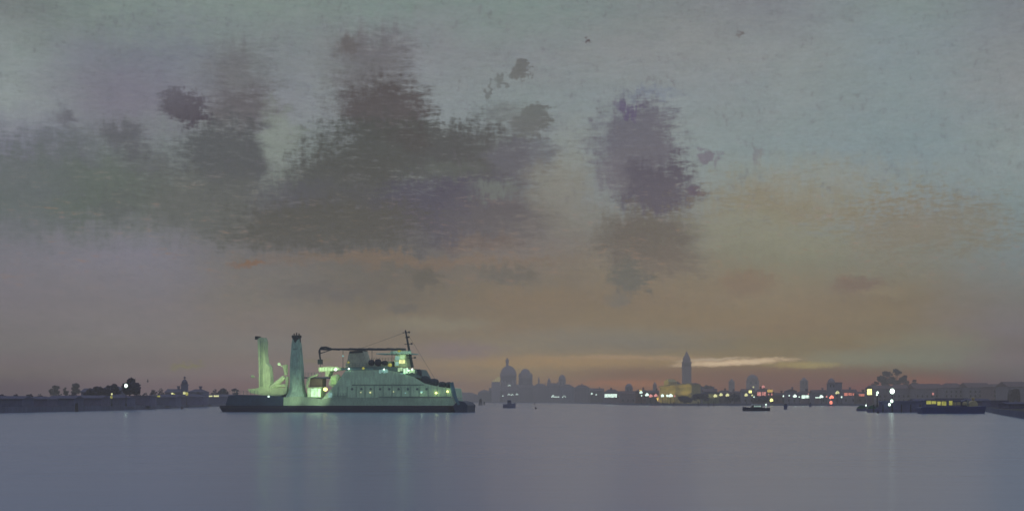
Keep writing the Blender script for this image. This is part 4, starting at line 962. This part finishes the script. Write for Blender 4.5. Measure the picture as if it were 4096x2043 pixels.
    v2 = M('MULTIPLY', M('SUBTRACT', nf.outputs['Fac'], .5), .44)
    v3 = M('MULTIPLY', M('SUBTRACT', nm.outputs['Fac'], .5), .22)
    vv = M('ADD', M('ADD', v1, v2), M('ADD', v3, 1.0))
    cc = N('ShaderNodeCombineColor')
    hue = VM('MULTIPLY', VM('SUBTRACT', nb.outputs['Color'], (.5, .5, .5)), (.09, .06, .11))
    hue2 = VM('MULTIPLY', VM('SUBTRACT', ns.outputs['Color'], (.5, .5, .5)), (.12, .07, .14))
    tot = VM('ADD', VM('ADD', hue, hue2), (1, 1, 1))
    sc = N('ShaderNodeVectorMath'); sc.operation = 'SCALE'; L(tot, sc.inputs[0]); L(vv, sc.inputs['Scale'])
    col = MIX(1.0, col, sc.outputs[0], 'MULTIPLY')
    nish = N('ShaderNodeTexSky'); nish.sky_type = 'NISHITA'; nish.sun_disc = False; nish.sun_elevation = SUN_EL; nish.sun_rotation = SUN_AZ; nish.air_density = 1.2; nish.dust_density = 3
    nz = MIX(1.0, nish.outputs[0], (.05, .05, .05, 1), 'MULTIPLY')
    col = MIX(.06, col, nz)
    # below the horizon: dull water-coloured ground glow
    col = MIX(MR(el, -1.2, -.2), (.09, .085, .10, 1), col)
    bg = N('ShaderNodeBackground'); L(col, bg.inputs[0]); bg.inputs[1].default_value = 1.0
    out = N('ShaderNodeOutputWorld'); L(bg.outputs[0], out.inputs[0])
BLOBS = [
 # left group
 (70, 185, 95, 42, (92, 100, 95), .75, .7), (125, 138, 24, 18, (86, 87, 94), .7, .7), (65, 122, 12, 12, (90, 90, 98), .6, .8), (150, 165, 30, 22, (92, 94, 98), .6, .8),
 (60, 150, 40, 16, (104, 107, 116), .35, .8), (20, 200, 30, 40, (106, 110, 116), .4, .9), (110, 205, 22, 16, (90, 93, 96), .5, .8), (330, 60, 14, 60, (124, 131, 132), .5, .9),
 (240, 74, 38, 34, (98, 96, 98), .6, .9), (252, 108, 38, 26, (92, 90, 94), .8, .7),
 (238, 160, 58, 42, (83, 86, 90), .92, .55), (210, 205, 70, 32, (94, 97, 96), .8, .7), (185, 107, 26, 16, (80, 77, 86), .95, .35, 20, True),
 (283, 145, 15, 42, (130, 139, 134), .85, .8), (420, 95, 30, 18, (126, 134, 136), .55, .9, 0, False, 2.2), (570, 165, 20, 45, (130, 138, 136), .7, .9, 0, False, 1.8), (120, 90, 90, 22, (116, 116, 125), .35, .9),
 # central mass
 (372, 62, 42, 34, (98, 97, 101), .75, .8), (352, 45, 14, 10, (92, 88, 88), .6, .8), (380, 108, 50, 32, (80, 77, 80), .94, .55), (395, 150, 90, 36, (76, 80, 80), .95, .5),
 (345, 190, 64, 42, (80, 83, 83), .92, .6), (470, 165, 74, 44, (80, 84, 87), .92, .6), (520, 165, 32, 26, (94, 97, 106), .85, .6), (445, 212, 88, 34, (80, 81, 94), .95, .55), (400, 140, 26, 14, (76, 76, 78), .7, .7), (300, 205, 40, 24, (86, 88, 96), .7, .7), (440, 175, 40, 12, (92, 100, 96), .5, .8), (545, 150, 14, 20, (98, 104, 112), .6, .7), (330, 228, 100, 28, (84, 85, 82), .88, .6), (505, 222, 60, 26, (96, 96, 98), .7, .7),
 (530, 122, 22, 15, (98, 104, 106), .95, .3, -15, True), (505, 112, 20, 12, (102, 108, 110), .6, .7, 0, True), (521, 72, 9, 10, (102, 106, 107), .95, .35, 0, True), (503, 81, 7, 7, (106, 112, 114), .9, .4, 0, True), (488, 90, 3, 11, (100, 106, 108), .8, .5, 25, True),
 (490, 195, 26, 8, (114, 124, 118), .6, .8), (560, 200, 34, 40, (122, 122, 114), .6, .8),
 # right purple cloud
 (634, 142, 50, 42, (93, 95, 108), .9, .5), (653, 186, 46, 30, (80, 83, 97), .95, .45), (612, 175, 18, 22, (106, 108, 116), .6, .8), (622, 108, 16, 5, (82, 76, 108), .7, .7), (650, 96, 30, 6, (112, 124, 140), .5, .9),
 (645, 238, 52, 30, (92, 93, 91), .92, .65), (660, 262, 34, 16, (102, 100, 96), .7, .8), (630, 276, 22, 17, (92, 98, 96), .9, .55, -30), (612, 300, 10, 8, (98, 104, 104), .5, .7), (697, 192, 6, 8, (86, 84, 100), .9, .4, 0, True),
 (705, 156, 7, 9, (104, 102, 118), .75, .5, 20, True), (718, 160, 3, 9, (106, 106, 120), .6, .6, 0, True), (757, 156, 5, 10, (108, 112, 124), .65, .7, 0, True),
 # scraps beneath
 (425, 278, 17, 12, (94, 93, 88), .85, .5, 20), (505, 275, 26, 9, (98, 98, 94), .8, .6), (412, 308, 9, 8, (100, 98, 94), .7, .6), (330, 292, 60, 10, (98, 97, 98), .55, .9),
 (405, 262, 150, 6, (124, 106, 90), .5, .9), (248, 262, 18, 3.5, (122, 98, 82), .8, .6, -14, True), (478, 245, 40, 8, (108, 97, 90), .5, .9),
 (520, 300, 60, 14, (124, 110, 94), .5, .9), (735, 284, 32, 12, (116, 104, 94), .6, .7), (857, 284, 28, 12, (110, 100, 96), .7, .7), (880, 292, 28, 6, (128, 122, 106), .5, .8),
 (800, 200, 95, 24, (126, 121, 104), .75, .9, 0, False, 2.6), (830, 175, 90, 20, (134, 142, 138), .5, .9, 0, False, 2.4), (790, 245, 80, 14, (122, 126, 110), .45, .9), (930, 225, 75, 30, (122, 118, 106), .7, .9, 0, False, 2.6), (770, 232, 80, 22, (128, 132, 118), .6, .9, 0, False, 2.4),
 (620, 335, 110, 10, (120, 118, 110), .5, .9), (560, 362, 120, 7, (146, 124, 96), .7, .8), (188, 364, 17, 3, (120, 116, 78), .85, .5, -5, True), (315, 358, 20, 2.5, (120, 114, 86), .6, .7, 4, True),
 (440, 324, 55, 8, (132, 128, 112), .45, .9), (460, 350, 45, 9, (122, 108, 112), .6, .9),
 (855, 358, 60, 8, (124, 126, 112), .55, .9), (930, 350, 60, 18, (118, 124, 114), .5, .9),
 # small dark cloud scraps high up
 (588, 41, 2.4, 2.0, (84, 78, 84), .9, .5, 0, True), (738, 31, 3, 5, (96, 92, 94), .7, .8, 0, True),
]
BLOBS_LOW = [(640, 383, 60, 3.5, (146, 108, 80), .5, .8), (900, 381, 36, 5, (130, 98, 74), .5, .8),
 (736, 362, 56, 3.0, (200, 178, 150), .9, .9, -2.5, False, .7), (715, 358.8, 34, 1.6, (184, 168, 148), .65, .9, -3, False, .7), (640, 357.5, 80, 2.4, (154, 132, 110), .6, .9), (800, 364.5, 34, 3.2, (160, 148, 104), .55, .8)]
BLOBS += BLOBS_LOW
world()

sun = bpy.data.lights.new('sun', 'SUN'); sun.energy = .01; sun.angle = R(20); sun.color = (1.0, .72, .5)
so = bpy.data.objects.new('sun', sun); C.objects.link(so)
dv = Vector((math.sin(SUN_AZ)*math.cos(SUN_EL+.06), math.cos(SUN_AZ)*math.cos(SUN_EL+.06), math.sin(SUN_EL+.06)))
so.rotation_euler = (-dv).to_track_quat('-Z', 'Y').to_euler()

# ------------------------------------------------------------------ camera and render
cam = bpy.data.cameras.new('camera'); co = bpy.data.objects.new('camera', cam); C.objects.link(co)
cam.sensor_fit = 'HORIZONTAL'; cam.sensor_width = 36; cam.lens = 36*F/1024; cam.shift_y = (H-255)/1024
cam.clip_start = .5; cam.clip_end = 40000
co.location = (0, 0, EYE); co.rotation_euler = (R(90), 0, 0)
sc = bpy.context.scene; sc.camera = co
sc.view_settings.view_transform = 'Standard'; sc.view_settings.look = 'None'; sc.view_settings.exposure = 0; sc.view_settings.gamma = 1
sc.render.engine = 'CYCLES'; sc.cycles.use_denoising = True; sc.cycles.max_bounces = 6; sc.cycles.volume_bounces = 1
sc.cycles.sample_clamp_indirect = 4; sc.cycles.sample_clamp_direct = 0
